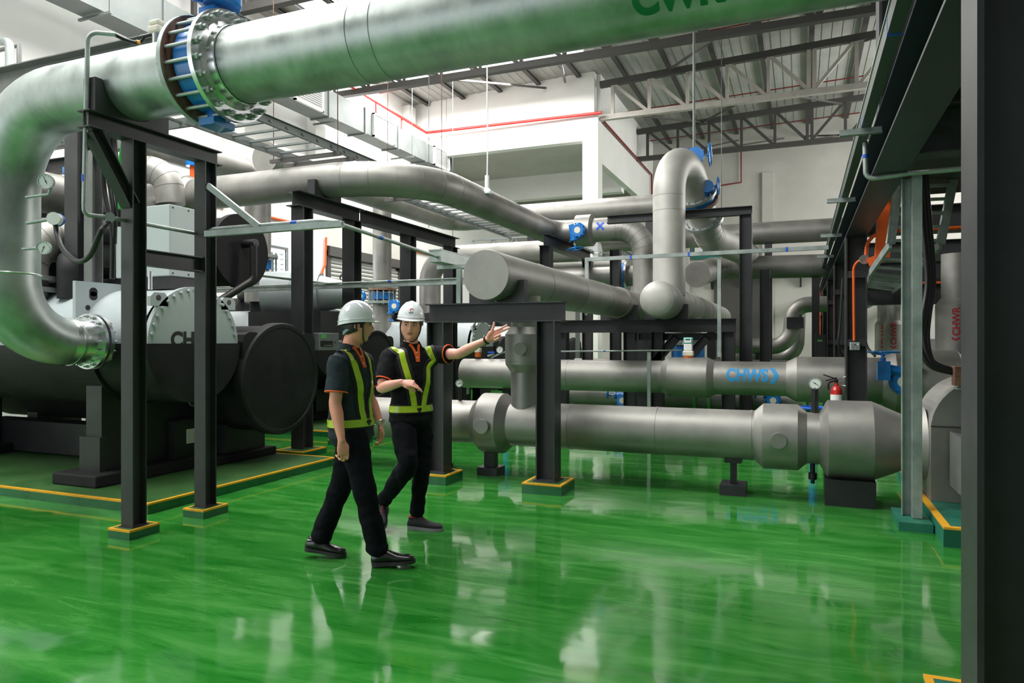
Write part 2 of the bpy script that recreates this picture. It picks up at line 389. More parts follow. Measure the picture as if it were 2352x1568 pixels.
# walls
obj('wall_back', box((-12, 28, 0), (8.2, 28.2, 9.9)), 'grey_wall', kind='structure')
obj('wall_right', box((8, -7, 0), (8.2, 28, 9.9)), 'grey_wall', kind='structure')
wl = MB()
WX = -11.6
wins = [(10.1, 11.7), (12.2, 13.8)]
for y0, y1 in [(-7, 10.1), (11.7, 12.2), (13.8, 28)]: wl.box((WX-0.2, y0, 0), (WX, y1, 9.2))
for y0, y1 in wins: wl.box((WX-0.2, y0, 0), (WX, y1, 2.95)); wl.box((WX-0.2, y0, 3.72), (WX, y1, 9.2))
obj('wall_left', wl, 'white_wall', kind='structure')
for i, (y0, y1) in enumerate(wins):
    wn = obj('window_%d' % (i+1), box((WX-0.22, y0, 2.95), (WX-0.18, y1, 3.72)), 'lightpane', kind='structure')
    lv = MB()
    for k in range(6):
        z = 3.0+0.12*k; lv.prof((WX-0.12, y0, z), (WX-0.12, y1, z), [(-0.05, -0.012), (0.05, 0.018), (0.05, 0.026), (-0.05, -0.004)])
    obj('louvre_blades', lv, 'duct', wn)
    fr = MB(); fr.box((WX-0.03, y0-0.05, 3.72), (WX+0.02, y1+0.05, 3.78)); fr.box((WX-0.03, y0-0.05, 2.89), (WX+0.02, y1+0.05, 2.95)); fr.box((WX-0.03, y0-0.05, 2.95), (WX+0.02, y0, 3.72)); fr.box((WX-0.03, y1, 2.95), (WX+0.02, y1+0.05, 3.72))
    obj('window_frame', fr, 'duct', wn)
wn = obj('window_3', box((7.9, 17.5, 4.8), (7.99, 26.5, 7.6)), 'skypane', kind='structure')  # glowing pane added to go with the right-hand light, out of view
# pilasters on the left wall
for i, (y0, y1) in enumerate([(11.75, 12.15), (14.6, 15.0), (9.2, 9.6), (4.2, 4.6), (19.2, 19.6)]):
    obj('trim_%d' % (i+1), box((WX, y0, 0), (WX+0.25, y1, 8.9)), 'white_wall', kind='structure')
obj('trim_6', box((WX, 14.9, 4.0), (WX+0.2, 19.2, 4.9)), 'grey_wall', kind='structure')
# roller shutter door in the left wall
rd = MB()
for k in range(34): rd.prof((WX+0.06, 15.4, 0.06+0.108*k), (WX+0.06, 18.8, 0.06+0.108*k), [(-0.03, -0.05), (0.02, -0.04), (0.035, 0), (0.02, 0.04), (-0.03, 0.052)])
dr = obj('door_1', rd, 'shutter', kind='structure')
obj('door_frame', MB().box((WX, 15.25, 0), (WX+0.14, 15.38, 3.9)).box((WX, 18.82, 0), (WX+0.14, 18.95, 3.9)).box((WX, 15.25, 3.75), (WX+0.2, 18.95, 4.0)), 'truss_dark', dr)
# raised white room front at the far left with its opening, beam, column
up = MB()
up.box((WX, 19.8, 7.35), (-5.55, 20.1, 9.32)); up.box((-5.55, 19.8, 7.35), (-5.44, 20.1, 8.0))
obj('wall_front', up, 'white_wall', kind='structure')
obj('trim_7', box((-5.9, 19.8, 0), (-5.44, 20.3, 7.35)), 'white_wall', kind='structure')
obj('wall_side', MB().box((-5.62, 20.1, 7.35), (-5.44, 28, 9.34)).box((-5.66, 20.3, 6.75), (-5.44, 28, 7.35)), 'white_wall', kind='structure')
obj('trim_8', MB().box((WX, 20.1, 7.42), (-5.66, 28, 7.6)), 'grey_wall', kind='structure')
obj('trim_9', MB().box((WX, 23.6, 6.6), (-5.66, 24.0, 7.42)), 'white_wall', kind='structure')
obj('trim_10', box((-5.9, 27.3, 0), (-5.44, 28, 6.75)), 'white_wall', kind='structure')
obj('trim_11', box((-4.4, 27.6, 0), (-4.0, 28, 8.1)), 'grey_wall', kind='structure')
obj('trim_12', MB().box((-1.35, 27.9, 0), (-0.95, 28, 7.8)), 'grey_wall', kind='structure')
# cracks on the inner wall
ck = MB()
random.seed(3)
for (x, z, n_, dx, dz) in [(-10.8, 5.9, 16, 0.22, 0.03), (-8.4, 6.1, 12, 0.2, -0.03), (-7.4, 6.2, 8, 0.12, -0.12), (-7.2, 5.7, 9, 0.02, -0.16), (-5.2, 6.2, 8, 0.10, -0.14), (-9.8, 5.6, 8, -0.08, -0.14)]:
    pts = [V((x, 27.985, z))]
    for k in range(n_): pts.append(pts[-1]+V((dx+random.uniform(-.06, .06), 0, dz+random.uniform(-.09, .09))))
    ck.tube(pts, [0.012*(1-k/(n_+2)) for k in range(n_+1)], 5)
obj('trim_13', ck, 'truss_dark', kind='structure')
obj('door_2', MB().box((-3.1, 27.93, 0), (-0.95, 28.0, 4.2)), 'truss_dark', kind='structure')
# canopy shelf over the far door
cn = MB(); cn.box((-3.4, 27.2, 4.2), (2.2, 28, 4.32))
cn.box((-3.4, 27.2, 4.32), (2.2, 27.26, 4.5))
obj('trim_14', cn, 'shutter', kind='structure')
for k in range(6):
    x = -3.2+1.05*k
    obj('trim_%d' % (15+k), MB().prof((x, 28, 0), (x+0.06, 28, 0), [(0, 4.2), (0.7, 4.2), (0.66, 4.1), (0.08, 3.5), (0, 3.5)], (0, 0, 1)), 'steel', kind='structure')
# purlins
pg = 'dark purlins under the roof sheets'
xs_ = [-11.0+1.25*k for k in range(15)]
pu0 = None
for k, x in enumerate(xs_):
    z = roofz(x)-0.08
    if pu0 is None:
        pu0 = obj('roof_purlin', MB().chan((x, 0.5, z), (x, 27.98, z), 0.06, 0.13, 0.012, up=(1, 0, 0)), 'truss_dark', label='first dark purlin from the white left wall under the corrugated roof', cat='purlin', group=pg)
        base_z = z; base_x = x
    else:
        c = pu0.copy(); COL.objects.link(c); c.location = pu0.location+V((x-base_x, 0, z-base_z)); c['label'] = NTH[k]+' dark purlin from the white left wall under the corrugated roof'
# roof trusses
def truss(Y, x0, x1, mid, step, zb, mt, label, size=0.11):
    t = thing('roof_truss', label, 'truss', 'steel trusses across the hall')
    zt = lambda x: roofz(x)-0.36
    obj('top_chord', MB().bar((x0, Y, zt(x0)), (x1, Y, zt(x1)), size*1.3, size*1.6), mt if mt == 'truss_dark' else 'truss_dark', t)
    obj('bottom_chord', MB().bar((x0, Y, zb), (x1, Y, zb), size*1.5, size*1.35), mt, t)
    n0 = int((mid-x0)/step); n1 = int((x1-mid)/step)
    for k in range(-n0, n1+1):
        x = mid+k*step
        if k == 0:
            for s in (-0.07, 0.07): obj('upright', MB().bar((x+s, Y, zb), (x+s, Y, zt(x)), size*0.9, size), mt, t)
        else: obj('upright', MB().bar((x, Y, zb), (x, Y, zt(x)), size*0.8, size*0.8), mt, t)
        if k < 0: a, b = (x+0.03, Y, zt(x)-0.04), (x+step-0.05, Y, zb+0.05)
        elif k > 0: a, b = (x-0.03, Y, zt(x)-0.04), (x-step+0.05, Y, zb+0.05)
        else: continue
        obj('diagonal', MB().bar(a, b, size*0.75, size*0.75), mt, t)
    return t
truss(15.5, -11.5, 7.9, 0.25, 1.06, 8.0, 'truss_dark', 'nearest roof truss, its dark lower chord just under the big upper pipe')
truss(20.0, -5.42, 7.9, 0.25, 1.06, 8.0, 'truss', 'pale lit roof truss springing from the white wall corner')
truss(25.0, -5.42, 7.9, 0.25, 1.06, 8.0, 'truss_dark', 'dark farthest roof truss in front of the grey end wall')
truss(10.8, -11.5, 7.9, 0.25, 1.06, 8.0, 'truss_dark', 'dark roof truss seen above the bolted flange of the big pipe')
# diagonal wind braces between trusses
gb = 'thin braces between the roof trusses'
for bi, (a, b) in enumerate([((-8.5, 15.6, 8.1), (-7.0, 19.7, 9.0)), ((-5.2, 15.6, 8.1), (-6.4, 19.7, 9.1)), ((-1.5, 15.6, 8.1), (-3.4, 19.9, 9.1)), ((1.5, 19.9, 9.1), (3.4, 15.6, 8.1)),
             ((-4.9, 20.1, 8.1), (-3.0, 24.9, 9.0)), ((-1.3, 20.1, 8.1), (-3.2, 24.9, 9.0)), ((-0.5, 20.1, 8.1), (1.2, 24.9, 9.1)), ((-4.0, 25.1, 8.1), (-2.2, 27.9, 9.1)), ((-0.6, 27.9, 9.0), (-2.8, 25.1, 8.1)), ((2.4, 27.9, 9.0), (0.2, 25.1, 8.1)), ((0.1, 27.9, 9.0), (2.0, 25.1, 8.1))]):
    obj('wind_brace', MB().bar(a, b, 0.06, 0.05), 'truss_dark', label='thin roof brace %s, %s from the left' % (('between the two nearest trusses', NTH[bi]) if bi < 4 else ('between the pale and the farthest truss', NTH[bi-4]) if bi < 7 else ('between the farthest truss and the end wall', NTH[bi-7])), cat='brace', group=gb)
# sprinkler mains
def rod(name, pts, r, mt, label, cat, rad=0.0, seg=12, group=None, n=6):
    return obj(name, MB().tube(arc_route(pts, rad, n) if rad else pts, r, seg), mt, label=label, cat=cat, group=group)
rod('sprinkler_pipe', [(-10.3, 5, 8.06), (-10.9, 19.5, 8.06), (-5.6, 19.68, 8.06), (-5.3, 19.7, 8.06)], 0.045, 'red', 'bright red sprinkler pipe running along the white wall over the duct', 'pipe')
rod('sprinkler_pipe', [(-5.36, 20.2, 7.95), (-5.36, 27.3, 7.95), (-5.36, 27.5, 5.5)], 0.035, 'red_paint', 'red sprinkler pipe along the side wall, turning down in the corner', 'pipe')
for y, l in ((17.6, 'thin red sprinkler line under the roof between the two nearest trusses'), (22.6, 'thin red sprinkler line under the roof behind the pale truss'), (26.2, 'thin red sprinkler line beside the grey end wall')):
    rod('sprinkler_line', [(-11.4 if y < 20 else -5.3, y, 8.75 if y < 20 else 8.95), (7.9, y, 9.3)], 0.018, 'red_paint', l, 'pipe')
rod('fire_riser', [(-2.1, 27.9, 9.0), (-2.1, 27.9, 7.5), (-3.4, 27.9, 7.4)], 0.03, 'red_paint', 'dull red riser pipe on the grey end wall', 'pipe')
for x, y, z, nw in [(-10.55, 13.4, 7.55, 'nearest'), (-10.75, 16.5, 7.55, 'middle'), (-10.85, 18.0, 7.55, 'farthest')]:
    rod('sprinkler_drop', [(x-0.05, y, 8.06), (x-0.05, y, z-0.05)], 0.03, 'red', nw+' of the short red drops from the sprinkler pipe to the duct', 'pipe', group='red sprinkler drops')
# ---------------------------------------------------------------- air duct along the left wall
dt = thing('air_duct', 'long galvanised air duct with side grilles high on the white wall', 'duct')
segs = [(3.0, 6.1), (6.1, 9.2), (9.2, 12.3), (12.3, 13.9), (13.9, 15.4), (15.4, 17.0), (17.0, 18.6), (18.6, 20.2)]
db = MB()
for i, (y0, y1) in enumerate(segs):
    zc = 7.18-0.0*i
    h = 0.38 - 0.016*i
    db.box((-10.9, y0, zc-h), (-10.4, y1-0.015, zc+h))
    db.box((-10.93, y1-0.05, zc-h-0.03), (-10.37, y1, zc+h+0.03))
obj('duct_body', db, 'duct', dt)
for i, (y0, y1) in enumerate([(12.6, 13.6), (15.7, 16.7), (19.0, 20.0)]):
    g = MB(); h = 0.33-0.02*i
    g.box((-10.40, y0, 7.18-h), (-10.33, y0+0.04, 7.18+h)); g.box((-10.40, y1-0.04, 7.18-h), (-10.33, y1, 7.18+h)); g.box((-10.40, y0, 7.18+h-0.04), (-10.33, y1, 7.18+h)); g.box((-10.40, y0, 7.18-h), (-10.33, y1, 7.18-h+0.04))
    for k in range(11):
        z = 7.18-h+0.06+k*(2*h-0.1)/11; g.prof((-10.37, y0, z), (-10.37, y1, z), [(-0.03, -0.012), (0.03, 0.015), (0.03, 0.025), (-0.03, -0.002)])
    gr = obj('grille', g, 'white', dt)
    obj('grille_back', box((-10.399, y0+0.03, 7.18-h+0.03), (-10.395, y1-0.03, 7.18+h-0.03)), 'steel_black', gr)
for y in (4.5, 8, 11, 14, 17.5, 19.6):
    obj('hanger_bar', MB().bar((-10.95, y, 6.76), (-10.2, y, 6.76), 0.04, 0.04), 'duct', dt)
    obj('hanger_rod', MB().tube([(-10.25, y, 6.76), (-10.25, y, 9.1)], 0.006, 6), 'duct', dt)
# hanging high bay lamps
lp = thing('hanging_lamp', 'white high-bay lamp hanging on a long cord above the far pipes', 'lamp')
q = aD(1119, 443, 11.0)
obj('shade', MB().lathe(q, (0, 0, 1), [(-0.02, 0), (-0.02, 0.08), (0.0, 0.085), (0.03, 0.075), (0.07, 0.04), (0.09, 0.03)], 20), 'white_gloss', lp)
obj('housing', MB().cyl(q+V((0, 0, 0.09)), q+V((0, 0, 0.27)), 0.036, 16), 'white', lp)
obj('cord', MB().tube([q+V((0, 0, .27)), q+V((0.01, 0, .8)), q+V((0, 0, 1.4)), V((q.x, q.y, 8.0))], 0.011, 8), 'white', lp)
obj('cord', MB().tube([V((q.x, q.y, 8.0)), V((q.x, q.y, 9.2))], 0.008, 6), 'white', lp)
q = aD(1594, 345, 13.2)
rod('drop_cable', [q, V((q.x, q.y, 9.3))], 0.024, 'duct', 'grey cable dropping from the roof to the arched pipe', 'cable')
gw = 'thin suspension wires'
for px, Yw, nw in ((985, 15, 'left of the hanging lamp, the outer one'), (1040, 17, 'just left of the hanging lamp'), (1657, 17.3, 'right of the arched pipe')):
    q = aY(px, 470, Yw); rod('suspension_wire', [V((q.x, q.y, 4.25)), V((q.x, q.y, 9.2))], 0.009, 'duct', 'thin wire hanging from the roof '+nw, 'wire', group=gw, seg=6)
sg = thing('wall_sign', 'dark green sign board on the end wall between the pipes', 'sign')
a = aY(1590, 566, 27.95); b = aY(1690, 592, 27.95)
obj('board', box((a.x, 27.9, b.z), (b.x, 27.97, a.z)), 'sign_green', sg)
for k in range(3): obj('pane', box((a.x+0.1+k*0.5, 27.88, b.z+0.22), (a.x+0.4+k*0.5, 27.9, a.z-0.04)), 'white', sg)
rod('vent_pipe', [(-8.6, 27.9, 5.15), (-8.6, 27.9, 5.75), (-8.4, 27.9, 5.8)], 0.09, 'steel', 'left one of two short dark bent vent pipes on the cracked wall', 'pipe', rad=0.1, group='pair of vent pipes')
rod('vent_pipe', [(-8.1, 27.9, 5.15), (-8.1, 27.9, 5.75), (-7.9, 27.9, 5.8)], 0.09, 'steel', 'right one of two short dark bent vent pipes on the cracked wall', 'pipe', rad=0.1, group='pair of vent pipes')
# ================================================================ helpers for plant pieces
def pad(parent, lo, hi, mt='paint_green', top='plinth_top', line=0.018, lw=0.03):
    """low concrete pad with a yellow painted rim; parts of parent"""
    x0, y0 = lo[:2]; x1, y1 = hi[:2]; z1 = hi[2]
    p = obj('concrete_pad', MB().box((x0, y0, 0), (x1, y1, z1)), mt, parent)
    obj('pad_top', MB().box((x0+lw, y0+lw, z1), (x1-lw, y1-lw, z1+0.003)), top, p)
    r = MB(); e = 0.004
    r.box((x0-0.001, y0-0.001, z1-0.012), (x1+0.001, y0+lw, z1+e)); r.box((x0-0.001, y1-lw, z1-0.012), (x1+0.001, y1+0.001, z1+e)); r.box((x0-0.001, y0+lw, z1-0.012), (x0+lw, y1-lw, z1+e)); r.box((x1-lw, y0+lw, z1-0.012), (x1+0.001, y1-lw, z1+e))
    obj('yellow_rim', r, 'yellow', p); return p
def bolts(parent, c, axis, R, n, r, h, mt='galv', ph=0.0, both=0.0):
    a, u, d = basis(axis)
    for k in range(n):
        t = 2*PI*(k+ph)/n; p = V(c)+(a*math.cos(t)+u*math.sin(t))*R
        m = MB().lathe(p, d, [(-both, 0), (-both, r), (h*0.55, r), (h*0.55, r), (h*0.55, r*0.5), (h, r*0.5), (h, 0)] if not both else [(-both-h, 0), (-both-h, r*0.55), (h, r*0.55), (h, 0)], 6, smooth=False)
        obj('bolt', m, mt, parent)
def ring(c, axis, r, R, th, seg=48):
    return MB().lathe(V(c)-V(axis).normalized()*th/2, axis, [(0, r), (0, R), (0, R), (th, R), (th, R), (th, r)], seg)
def saddle(parent, x, y, zb, pz, R, axis='x', mt='steel', wd=0.16, ln=0.12, drop=None):
    """U-shaped cradle carrying a pipe: axis = pipe axis"""
    prof = []; n = 14; half = R*0.96; top = pz-R*0.15
    prof = [(-half-0.07, 0), (half+0.07, 0), (half+0.07, top-zb)]
    a0 = math.asin(max(-1, min(1, (top-pz)/(R+0.004))))
    for k in range(n+1):
        t = a0+(-PI-2*a0)*k/n; prof.append(((R+0.004)*math.cos(t), pz-zb+(R+0.004)*math.sin(t)))
    prof.append((-half-0.07, top-zb))
    if axis == 'x': m = MB().prof((x-ln/2, y, zb), (x+ln/2, y, zb), [(-a, b) for a, b in prof])
    else: m = MB().prof((x, y-ln/2, zb), (x, y+ln/2, zb), prof)
    return obj('saddle', m, mt, parent)
def clad_run(pts, R, bend=0.0, seams=0.0, n=12, seg=40, sr=0.004, bendseams=True):
    """smooth insulated pipe with thin raised lap seams"""
    path = arc_route(pts, bend, n) if bend else [V(p) for p in pts]
    m = MB().tube(path, R, seg)
    def lap(p, d): m.merge(MB().lathe(p-d*0.01, d, [(0, R-0.002), (0, R+sr), (0.02, R+sr), (0.02, R-0.002)], seg))
    if bend and bendseams:
        for i in range(2, len(path)-2):
            if i % 3 == 0 and (path[i+1]-path[i]).angle(path[i]-path[i-1]) > 0.02: lap(path[i], (path[i+1]-path[i-1]).normalized())
    if seams:
        for a, b in zip(path, path[1:]):
            L_ = (b-a).length; k = 1
            while k*seams < L_ - 0.1: lap(a+(b-a)*(k*seams/L_), (b-a).normalized()); k += 1
    return m
def jacket(parent, p0, p1, r, R, cone=0.1, mt='clad', name='valve_jacket'):
    p0 = V(p0); p1 = V(p1); L_ = (p1-p0).length
    return obj(name, MB().lathe(p0, p1-p0, [(0, r), (cone, R), (cone, R), (L_-cone, R), (L_-cone, R), (L_, r)], 44), mt, parent)
def handwheel(parent, c, axis, R, stem=0.15, mt='blue', r=0.012):
    c = V(c); a, u, d = basis(axis)
    m = MB().torus(c+d*stem, d, R, r, 28, 8)
    for k in range(3):
        t = 2*PI*k/3; e = a*math.cos(t)+u*math.sin(t)
        m.tube([c+d*(stem-0.035), c+d*(stem-0.02)+e*R*0.5, c+d*stem+e*R], r*0.7, 6)
    m.cyl(c+d*(stem-0.06), c+d*(stem+0.01), r*1.8, 12)
    w_ = obj('handwheel', m, mt, parent)
    obj('valve_stem', MB().cyl(c, c+d*(stem-0.03), r*0.9, 10), 'galv', w_); return w_
def gearbox(parent, c, face, wheel, R=0.11, wR=0.12, mt='blue', dial=True):
    """round worm-gear housing with an indicator dial and a hand wheel"""
    c = V(c); a, u, d = basis(face); w_ = V(wheel).normalized()
    m = MB().lathe(c-d*0.06, d, [(0, 0), (0, R*0.9), (0.02, R), (0.09, R), (0.09, R), (0.11, R*0.85), (0.11, R*0.85), (0.12, R*0.8), (0.12, 0)], 28)
    for k in range(10):
        t = 2*PI*k/10; m.cyl(c+(a*math.cos(t)+u*math.sin(t))*R*0.92+d*0.03, c+(a*math.cos(t)+u*math.sin(t))*R*0.92+d*0.062, R*0.09, 6)
    off = w_.cross(d).normalized()*R*0.75
    m.cyl(c-w_*R*0.9+off, c+w_*R*1.25+off, R*0.42, 18); m.cylr(c+off+w_*R*1.1, w_, R*0.55, R*0.25, 18)
    g = obj('gear_housing', m, mt, parent)
    if dial:
        obj('indicator_dial', MB().cyl(c+d*0.058, c+d*0.066, R*0.42, 20), 'cream', g)
    handwheel(parent, c+off+w_*R*1.2, w_, wR, R*1.1, mt)
    return g
def gauge(label, c, face, stem_pts, R=0.05, body='galv', stem_mt='galv', r=0.012, hand=0.6):
    t = thing('pressure_gauge', label, 'gauge')
    c = V(c); a, u, d = basis(face)
    obj('gauge_case', MB().lathe(c-d*0.022, d, [(0, 0), (0, R*0.95), (0, R*0.95), (0.03, R), (0.036, R), (0.036, R*0.9), (0.03, R*0.9)], 28), body, t)
    f = obj('dial_face', MB().cyl(c+d*0.006, c+d*0.009, R*0.9, 28), 'dial', t)
    m = MB(); e = a*math.cos(hand)+u*math.sin(hand); m.bar(c-e*R*0.35+d*0.011, c+e*R*0.7+d*0.011, 0.003, 0.002, up=d); m.cyl(c+d*0.009, c+d*0.013, R*0.09, 10)
    for k in range(11):
        q = -0.8+(2*PI-1.5)*k/10+0; e2 = a*math.cos(q)+u*math.sin(q); m.bar(c+e2*R*0.7+d*0.0105, c+e2*R*0.82+d*0.0105, 0.0025, 0.001, up=d)
    obj('needle', m, 'black', f)
    obj('gauge_stem', MB().tube(stem_pts, r, 12), stem_mt, t)
    return t
# ================================================================ foreground left support frame
LX = -4.79
fl = thing('pipe_support_frame', 'dark steel support frame with two posts nearest the viewer under the big pipe', 'frame')
def lpost(y, padlo, padhi, ztop, s=0.125):
    p = obj('post', MB().ibeam((LX, y, padhi[2]), (LX, y, ztop), s, s, up=(0, 1, 0), tw=0.008, tf=0.01), 'steel', fl)
    obj('base_plate', MB().box((LX-0.07, y-0.075, padhi[2]+0.003), (LX+0.07, y+0.075, padhi[2]+0.012)), 'steel', p)
    return p
P1Y, P2Y = 3.95, 4.66
lpost(P1Y, None, (0, 0, 0.07), 3.05); lpost(P2Y, None, (0, 0, 0.07), 3.05)
pad(fl, (-4.91, 3.82), (-4.68, 4.09, 0.07), lw=0.02); pad(fl, (-4.90, 4.52), (-4.67, 4.80, 0.07), lw=0.02)
obj('top_beam', MB().ibeam((LX, 3.53, 3.11), (LX, 4.79, 3.11), 0.125, 0.125, tw=0.008, tf=0.009), 'steel', fl)
obj('cross_rail', MB().ibeam((LX, P1Y+0.06, 2.16), (LX, P2Y-0.06, 2.16), 0.125, 0.1, tw=0.008, tf=0.009), 'steel', fl)
obj('diagonal_brace', MB().ibeam((LX, 3.60, 3.04), (LX, P1Y-0.03, 2.55), 0.1, 0.1, tw=0.008, tf=0.009), 'steel', fl)
saddle(fl, LX, 3.9, 3.175, 3.457, 0.262, 'x', 'steel', ln=0.12)
# ---------------------------------------------------------------- the big galvanised pipe overhead
BY, BZ, BR = 3.9, 3.457, 0.26
big = thing('overhead_pipe', 'large galvanised pipe crossing the whole top of the picture, with stencilled green letters', 'pipe')
m = MB()
def bendpath():
    pts = [V((-4.05, BY, BZ)), V((-6.25, BY, BZ)), V((-6.25, BY, 1.50)), V((-6.25, 4.58, 1.50))]
    return arc_route(pts, [0.72, 0.56], 14)
bp = bendpath(); nb = len(bp)
L_tot = 0; lens = [0]
for a, b in zip(bp, bp[1:]): L_tot += (b-a).length; lens.append(L_tot)
rr = [BR if lens[i] < L_tot-0.9 else BR-(BR-0.205)*(lens[i]-(L_tot-0.9))/0.9 for i in range(nb)]
m.tube(bp, rr, 56)
obj('pipe_bend', m, 'galv_big', big)
mr = MB().tube([(-3.70, BY, BZ), (0.40, BY, BZ)], BR, 56)
for x in (-2.62, -2.45): mr.merge(MB().lathe(V((x-0.008, BY, BZ)), (1, 0, 0), [(0, BR-.001), (0.004, BR+0.004), (0.012, BR+0.004), (0.016, BR-.001)], 56))
run = obj('pipe_run', mr, 'galv_big', big)
for z in (2.97, 2.07): obj('weld_ring', MB().torus((-6.25, BY, z), (0, 0, 1), BR+0.001, 0.009, 56, 6), 'shiny', big)
vs, fs = text_poly('CWR', 0.205, 0.009, 0.95)
b = mr.bvh()
right = V((1, 0, 0)); nrm = V((0, -math.cos(0.42), -math.sin(0.42))); upv = nrm.cross(right)
o_ = V((-0.83, BY, BZ))+nrm*0.5-upv*0.13
decal('stencil_text', vs, fs, o_, right, upv, b, 'ink_green', run, 0.002, 0.02)
cv, cf = chev(0.15, 0.0); decal('stencil_arrow', cv, cf, o_+right*0.49, right, upv, b, 'ink_green', run, 0.002, 0.02)
# collars of the end near the chiller
obj('end_collar', MB().lathe((-6.25, 4.40, 1.5), (0, 1, 0), [(0, 0.215), (0.06, 0.218), (0.06, 0.222), (0.075, 0.222), (0.075, 0.21), (0.20, 0.208), (0.26, 0.21)], 44), 'shiny', big)
fa = obj('end_flange', ring((-6.25, 4.66, 1.5), (0, 1, 0), 0.15, 0.262, 0.03), 'shiny', big)
bolts(fa, (-6.25, 4.655, 1.5), (0, -1, 0), 0.236, 16, 0.016, 0.05, 'shiny')
fb = obj('end_flange', ring((-6.25, 4.72, 1.5), (0, 1, 0), 0.12, 0.262, 0.035), 'shiny', big)
bolts(fb, (-6.25, 4.74, 1.5), (0, 1, 0), 0.236, 16, 0.016, 0.035, 'shiny')
# ---------------------------------------------------------------- wafer valve between the two flanges
bv = thing('butterfly_valve', 'blue wafer valve clamped between two big bolted flanges on the overhead pipe', 'valve')
f1 = obj('flange', ring((-4.04, BY, BZ), (1, 0, 0), 0.20, 0.385, 0.036, 64), 'galv', bv)
obj('rusty_face', ring((-4.020, BY, BZ), (1, 0, 0), 0.20, 0.378, 0.003, 64), 'rust', f1)
f2 = obj('flange', ring((-3.76, BY, BZ), (1, 0, 0), 0.20, 0.385, 0.036, 64), 'shiny', bv)
obj('weld_neck', MB().lathe((-3.742, BY, BZ), (1, 0, 0), [(0, 0.30), (0.02, 0.275), (0.07, 0.266), (0.075, 0.27), (0.082, 0.266)], 56), 'shiny', f2)
obj('valve_body', ring((-3.9, BY, BZ), (1, 0, 0), 0.22, 0.318, 0.15, 56), 'blue', bv)
for s in (1, -1): obj('valve_neck', MB().cyl((-3.9, BY, BZ+s*0.30), (-3.9, BY, BZ+s*0.40), 0.07, 20).box((-3.97, BY-0.10, BZ+s*0.37), (-3.83, BY+0.10, BZ+s*0.42)), 'blue', bv)
gearbox(bv, (-3.86, BY, BZ+0.50), (0, 0, 1), (0.3, -1, 0), 0.14, 0.13)
NB = 20
for k in range(NB):
    t = 2*PI*(k+0.5)/NB; dy, dz = math.cos(t)*0.348, math.sin(t)*0.348
    rd_ = obj('tie_rod', MB().cyl((-4.09, BY+dy, BZ+dz), (-3.68, BY+dy, BZ+dz), 0.0125, 10), 'galv', bv)
    nm = MB()
    for x0, x1 in ((-4.078, -4.06), (-3.742, -3.71)): nm.lathe((x0, BY+dy, BZ+dz), (1, 0, 0), [(0, 0), (0, 0.024), (x1-x0, 0.024), (x1-x0, 0)], 6, smooth=False)
    obj('nut', nm, 'galv', rd_)
# sensor box on top of the pipe and its conduit
jb = thing('sensor_box', 'cream sensor head clipped on top of the big pipe left of the flange', 'sensor')
c = V((-4.42, BY-0.05, BZ+0.245))
obj('clamp', MB().cyl(c, c+V((0, 0, 0.09)), 0.04, 16), 'shiny', jb)
obj('sensor_case', MB().bbox_bev(c+V((-0.055, -0.05, 0.08)), c+V((0.055, 0.05, 0.13)), 0.012).bbox_bev(c+V((-0.05, -0.046, 0.133)), c+V((0.05, 0.046, 0.175)), 0.014), 'cream', jb)
obj('cable_gland', MB().cyl(c+V((-0.05, -0.01, 0.08)), c+V((-0.13, -0.04, 0.06)), 0.016, 12), 'black', jb)
CX, CY = -4.80, 3.56
cd = thing('conduit', 'galvanised conduit rising beside the front frame, hooked over toward the sensor box', 'conduit')
obj('steel_tube', MB().tube(arc_route([(CX-0.02, CY, 2.50), (CX+0.02, CY, 3.74), (-4.62, CY+0.10, 3.735)], [0.07], 8), 0.0165, 14), 'galv', cd)
obj('flexible_tail', MB().tube(catmull([(-4.63, CY+0.095, 3.735), (-4.58, CY+0.16, 3.71), (-4.55, CY+0.24, 3.72), c+V((-0.1, -0.03, 0.07))]), 0.014, 12), 'rubber', cd)
obj('blue_band', MB().tube([(CX-0.0176, CY, 2.66), (CX-0.016, CY, 2.71)], 0.0185, 14), 'blue_tape', cd)
obj('yellow_band', MB().tube([(-4.556, CY+0.215, 3.717), (-4.551, CY+0.24, 3.72)], 0.0155, 12), 'yellow', cd)
# conduit going back from its foot to the second post, round junction box
jr = thing('conduit_run', 'pale conduit running from the round junction box back past both front posts', 'conduit')
jp = V((CX, 3.74, 2.43))
obj('steel_tube', MB().tube(arc_route([(CX-0.02, CY, 2.50), (CX-0.02, CY, 2.42), (CX, 3.74, 2.43), (-4.88, 4.70, 2.44)], [0.04, 0], 6), 0.0155, 14), 'galv', jr)
obj('junction_box', MB().lathe(jp+V((0.03, -0.012, 0)), (-0.6, 0.5, 0), [(0, 0), (0, 0.034), (0.05, 0.036), (0.05, 0)], 24), 'galv', jr)
tp = aD(127, 503, 5.75)
obj('flexible_tail', MB().tube(catmull([jp+V((0, 0, -0.04)), aD(232, 530, 5.1), aD(208, 585, 5.2), aD(180, 600, 5.3), aD(150, 580, 5.5), aD(133, 545, 5.7), tp+V((0, 0, -0.03))], 10), 0.019, 14), 'rubber', jr)
